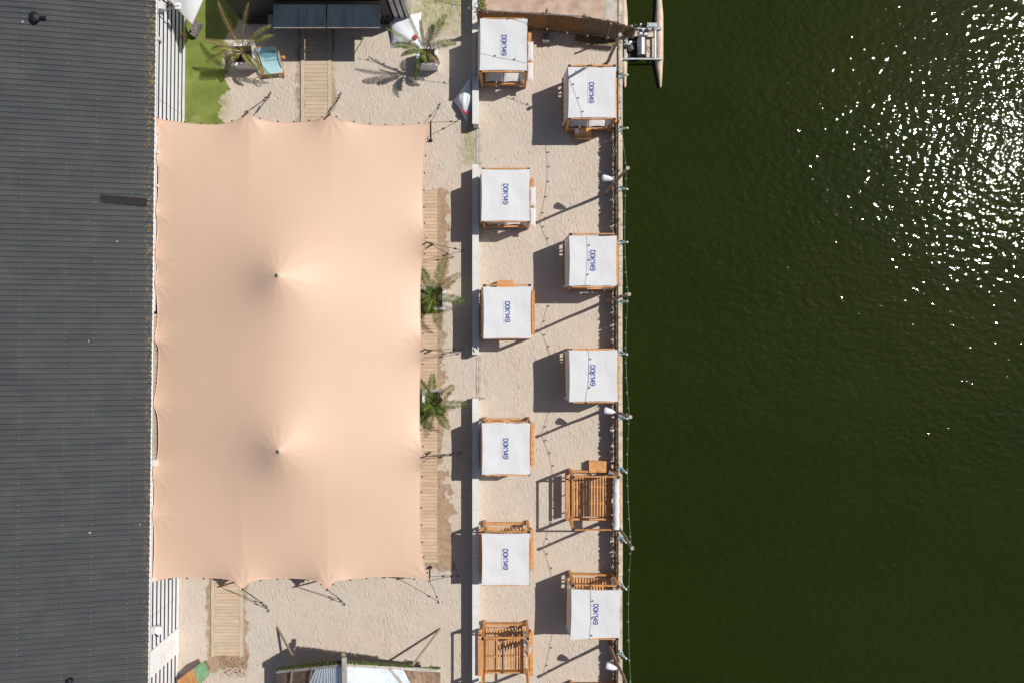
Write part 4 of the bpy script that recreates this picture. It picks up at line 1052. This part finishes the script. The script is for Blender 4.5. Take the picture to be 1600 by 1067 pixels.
# yellow hose hanging by the facade
hp = [P(291, 32, 1.6), P(289.5, 44, 1.2), P(285, 54, .8), P(279.5, 62, .5), P(286, 64.5, .3), P(291.5, 63, .3), P(291, 55, .5), P(288, 48, .9)]
tag(MB().tube(hp, .035, 6).smooth().build('yellow_hose', M['yellow'], None), 'yellow hose loop at the edge of the lawn by the striped facade', 'hose')
# ladder like black lamp rack on the facade at upper left
rk = thing('wall_rack', 'dark projecting rack on the striped facade above the lawn', 'rack', P(246, 18, 2.6))
w0 = Vector((wx(13.5)+.06, 0, 0))
MB().tube([P(238, 20, 2.7), P(247, 29, 2.6), P(266, 30, 2.5)], .05, 6).build('arm', M['black'], rk) if False else None
a = Vector((wx(15.2)+.05, P(0, 20, 2.8).y, 2.8))
MB().tube([a, a+Vector((1.1, .25, .15))], .035, 6).build('arm', M['steel'], rk)
MB().box(a.x+.9, a.x+1.15, a.y+.1, a.y+.4, 2.85, 2.95).build('lamp_head', M['lampwhite'], rk)
a2 = Vector((wx(-14)+.05, P(0, 985, 2.7).y, 2.7)); rk2 = thing('wall_rack', 'white lamp on a short arm on the facade at the lower left', 'lamp', a2)
rk['label'] = 'lamp on a steel arm on the striped facade above the lawn'; rk['category'] = 'lamp'
MB().tube([a2, a2+Vector((.35, -.25, .05))], .03, 6).build('arm', M['black'], rk2); MB().box(a2.x+.02, a2.x+.5, a2.y-.15, a2.y+.2, 2.6, 2.72).build('lamp_head', M['lampwhite'], rk2)

# ------------------------------------------------------------------ timber hut at the bottom
ht = thing('timber_hut', 'old timber hut with white ribbed roof and mossy edge at the bottom', 'hut', P(560, 1060))
def ridge_sheet(A, Bq, Cq, D, m, nm, n=24, amp=.025):
    G_ = []
    for j in range(2):
        G_.append([((A*(1-i/n)+Bq*i/n) if j == 0 else (D*(1-i/n)+Cq*i/n))+Vector((0, 0, amp*(i % 2))) for i in range(n+1)])
    MB().grid(G_, flip=True).build(nm, m, ht)
apx = P(539, 1037, 4.9); apx2 = P(541, 1130, 5.0)
le = P(433, 1048, 1.5); re = P(688, 1046, 1.5); le2 = P(433, 1130, 1.5); re2 = P(688, 1130, 1.5)
def at2(A, Bq, s): return A+(Bq-A)*s
# left side: brown planks outside, white sheets towards the ridge
def plankpatch(A, Bq, Cq, D, n):
    for i in range(n):
        s0, s1 = i/n, (i+.93)/n
        p = [at2(A, Bq, s0), at2(A, Bq, s1), at2(D, Cq, s1), at2(D, Cq, s0)]
        mb = MB(); dz = Vector((0, 0, -.03)); mb.add(p+[x+dz for x in p], [(3, 2, 1, 0), (0, 1, 5, 4), (1, 2, 6, 5), (2, 3, 7, 6), (3, 0, 4, 7)]); mb.build('roof_plank', M['old_wood'], ht)
plankpatch(le, at2(le, apx, .60), at2(le2, apx2, .30), le2, 10)
plankpatch(at2(re, apx, .0), at2(re, apx, .68), at2(re2, apx2, .35), re2, 12)
dn = Vector((0, 0, .06))
ridge_sheet(at2(le, apx, .60)+dn, at2(le, apx, .74)+dn, at2(le2, apx2, .74)+dn, at2(le2, apx2, .2)+dn, M['clearsheet'], 'roof_sheet', 10)
ridge_sheet(at2(le, apx, .74)+dn, at2(le, apx, .985)+dn, at2(le2, apx2, .985)+dn, at2(le2, apx2, .74)+dn, M['clearsheet'], 'roof_sheet', 16)
ridge_sheet(at2(re, apx, .985)+dn, at2(re, apx, .68)+dn, at2(re2, apx2, .68)+dn, at2(re2, apx2, .985)+dn, M['clearsheet'], 'roof_sheet', 18)
ridge_sheet(at2(re, apx, .68)+dn, at2(re, apx, .42)+dn, at2(re2, apx2, .1)+dn, at2(re2, apx2, .68)+dn, M['clearsheet'], 'roof_sheet', 14)
MB().beam(apx+Vector((0, .35, .12)), apx2+Vector((0, 0, .12)), .2, .10).build('ridge_beam', M['contgrey'], ht)
MB().beam(le+Vector((0, 0, .06)), at2(le, apx, .98)+Vector((0, 0, .06)), .13, .08).build('edge_beam', M['concrete'], ht)
MB().beam(re+Vector((0, 0, .06)), at2(re, apx, .98)+Vector((0, 0, .06)), .13, .08).build('edge_beam', M['concrete'], ht)
mo = MB()
for k in range(2600):
    s = random.random(); side = random.random() < .5; A_ = le if side else re
    if not side and .12 < s < .32: continue
    p = at2(A_, apx, s)+Vector((0, .14+random.gauss(0, .03), .06+random.uniform(-.03, .08))); r = random.uniform(.02, .05); a_ = random.uniform(0, 6.3)
    mo.add([p+Vector((math.cos(a_+q)*r, math.sin(a_+q)*r, random.uniform(-.02, .03))) for q in (0, 2.1, 4.2)], [(0, 1, 2)])
mo.build('moss', M['moss'], ht, kind='stuff')
# low side walls under the eaves
MB().box(le.x+.3, re.x-.3, le.y-4.0, le.y-.5, 0, 1.3).build('wall', M['old_wood'], ht)
MB().beam(apx+Vector((-.1, .1, -.15)), apx+Vector((-.1, .45, -.15)), .16, .12).build('beam_end', M['grey_wood'], ht)
for a, b in ((P(433, 979), P(470, 1047, 1.9)), (P(688, 981), P(627, 1062, 2.4))):
    MB().tube([a, b], .055, 8).build('prop_pole', M['grey_wood'], ht)
for a, b in ((.25, .1), (.55, .35)):
    MB().beam(at2(le, apx, a)+Vector((0, 0, .09)), at2(le2, apx2, b)+Vector((.2, 0, .09)), .1, .05).build('batten', M['old_wood'], ht)
MB().beam(at2(re, apx, .55)+Vector((0, 0, .16)), at2(re2, apx2, .05)+Vector((0, 0, .16)), .1, .05).build('batten', M['concrete'], ht)
for px in (524, 546): 
    c = P(px, 1045, 3.5); MB().ball(c, .08).smooth().build('lantern', M['greyprint'] if px > 530 else M['plank_x'], ht)

# small playhouse lower left
ph = thing('small_shed', 'small shed with green ribbed roof and orange timber roof at the lower left', 'shed', P(305, 1055))
A = P(302.5, 1043.5, 1.2); Bq = P(318.5, 1031.5, .75); Cq = P(328.5, 1053, .75); D = P(311, 1070, 1.2)
n = 12; G_ = [[(A*(1-i/n)+D*i/n)+Vector((0, 0, .03*(i % 2))) for i in range(n+1)], [(Bq*(1-i/n)+Cq*i/n)+Vector((0, 0, .03*(i % 2))) for i in range(n+1)]]
MB().grid(G_).build('green_sheet', M['greenroof'], ph)
A2 = P(276, 1063, .75); D2 = P(288, 1092, .75)
for i in range(5):
    s0, s1 = i/5, (i+.92)/5
    p = [at2(A, A2, s0), at2(A, A2, s1), at2(D+(D-A)*.2, D2, s1), at2(D+(D-A)*.2, D2, s0)]; dz = Vector((0, 0, -.03))
    MB().add(p+[x+dz for x in p], [(0, 1, 2, 3), (0, 1, 5, 4), (1, 2, 6, 5), (2, 3, 7, 6), (3, 0, 4, 7)]).build('roof_board', M['orange'], ph)
cc_ = (A2+Cq)/2; wp = [cc_+(p-cc_)*.62 for p in (A2, A, Bq, Cq, D, D2)]
wl = MB(); wl.prism([(p.x, p.y) for p in wp][::-1], 0, .72); wl.build('wall', M['old_wood'], ph)

# ------------------------------------------------------------------ render quality
S.render.engine = 'CYCLES'
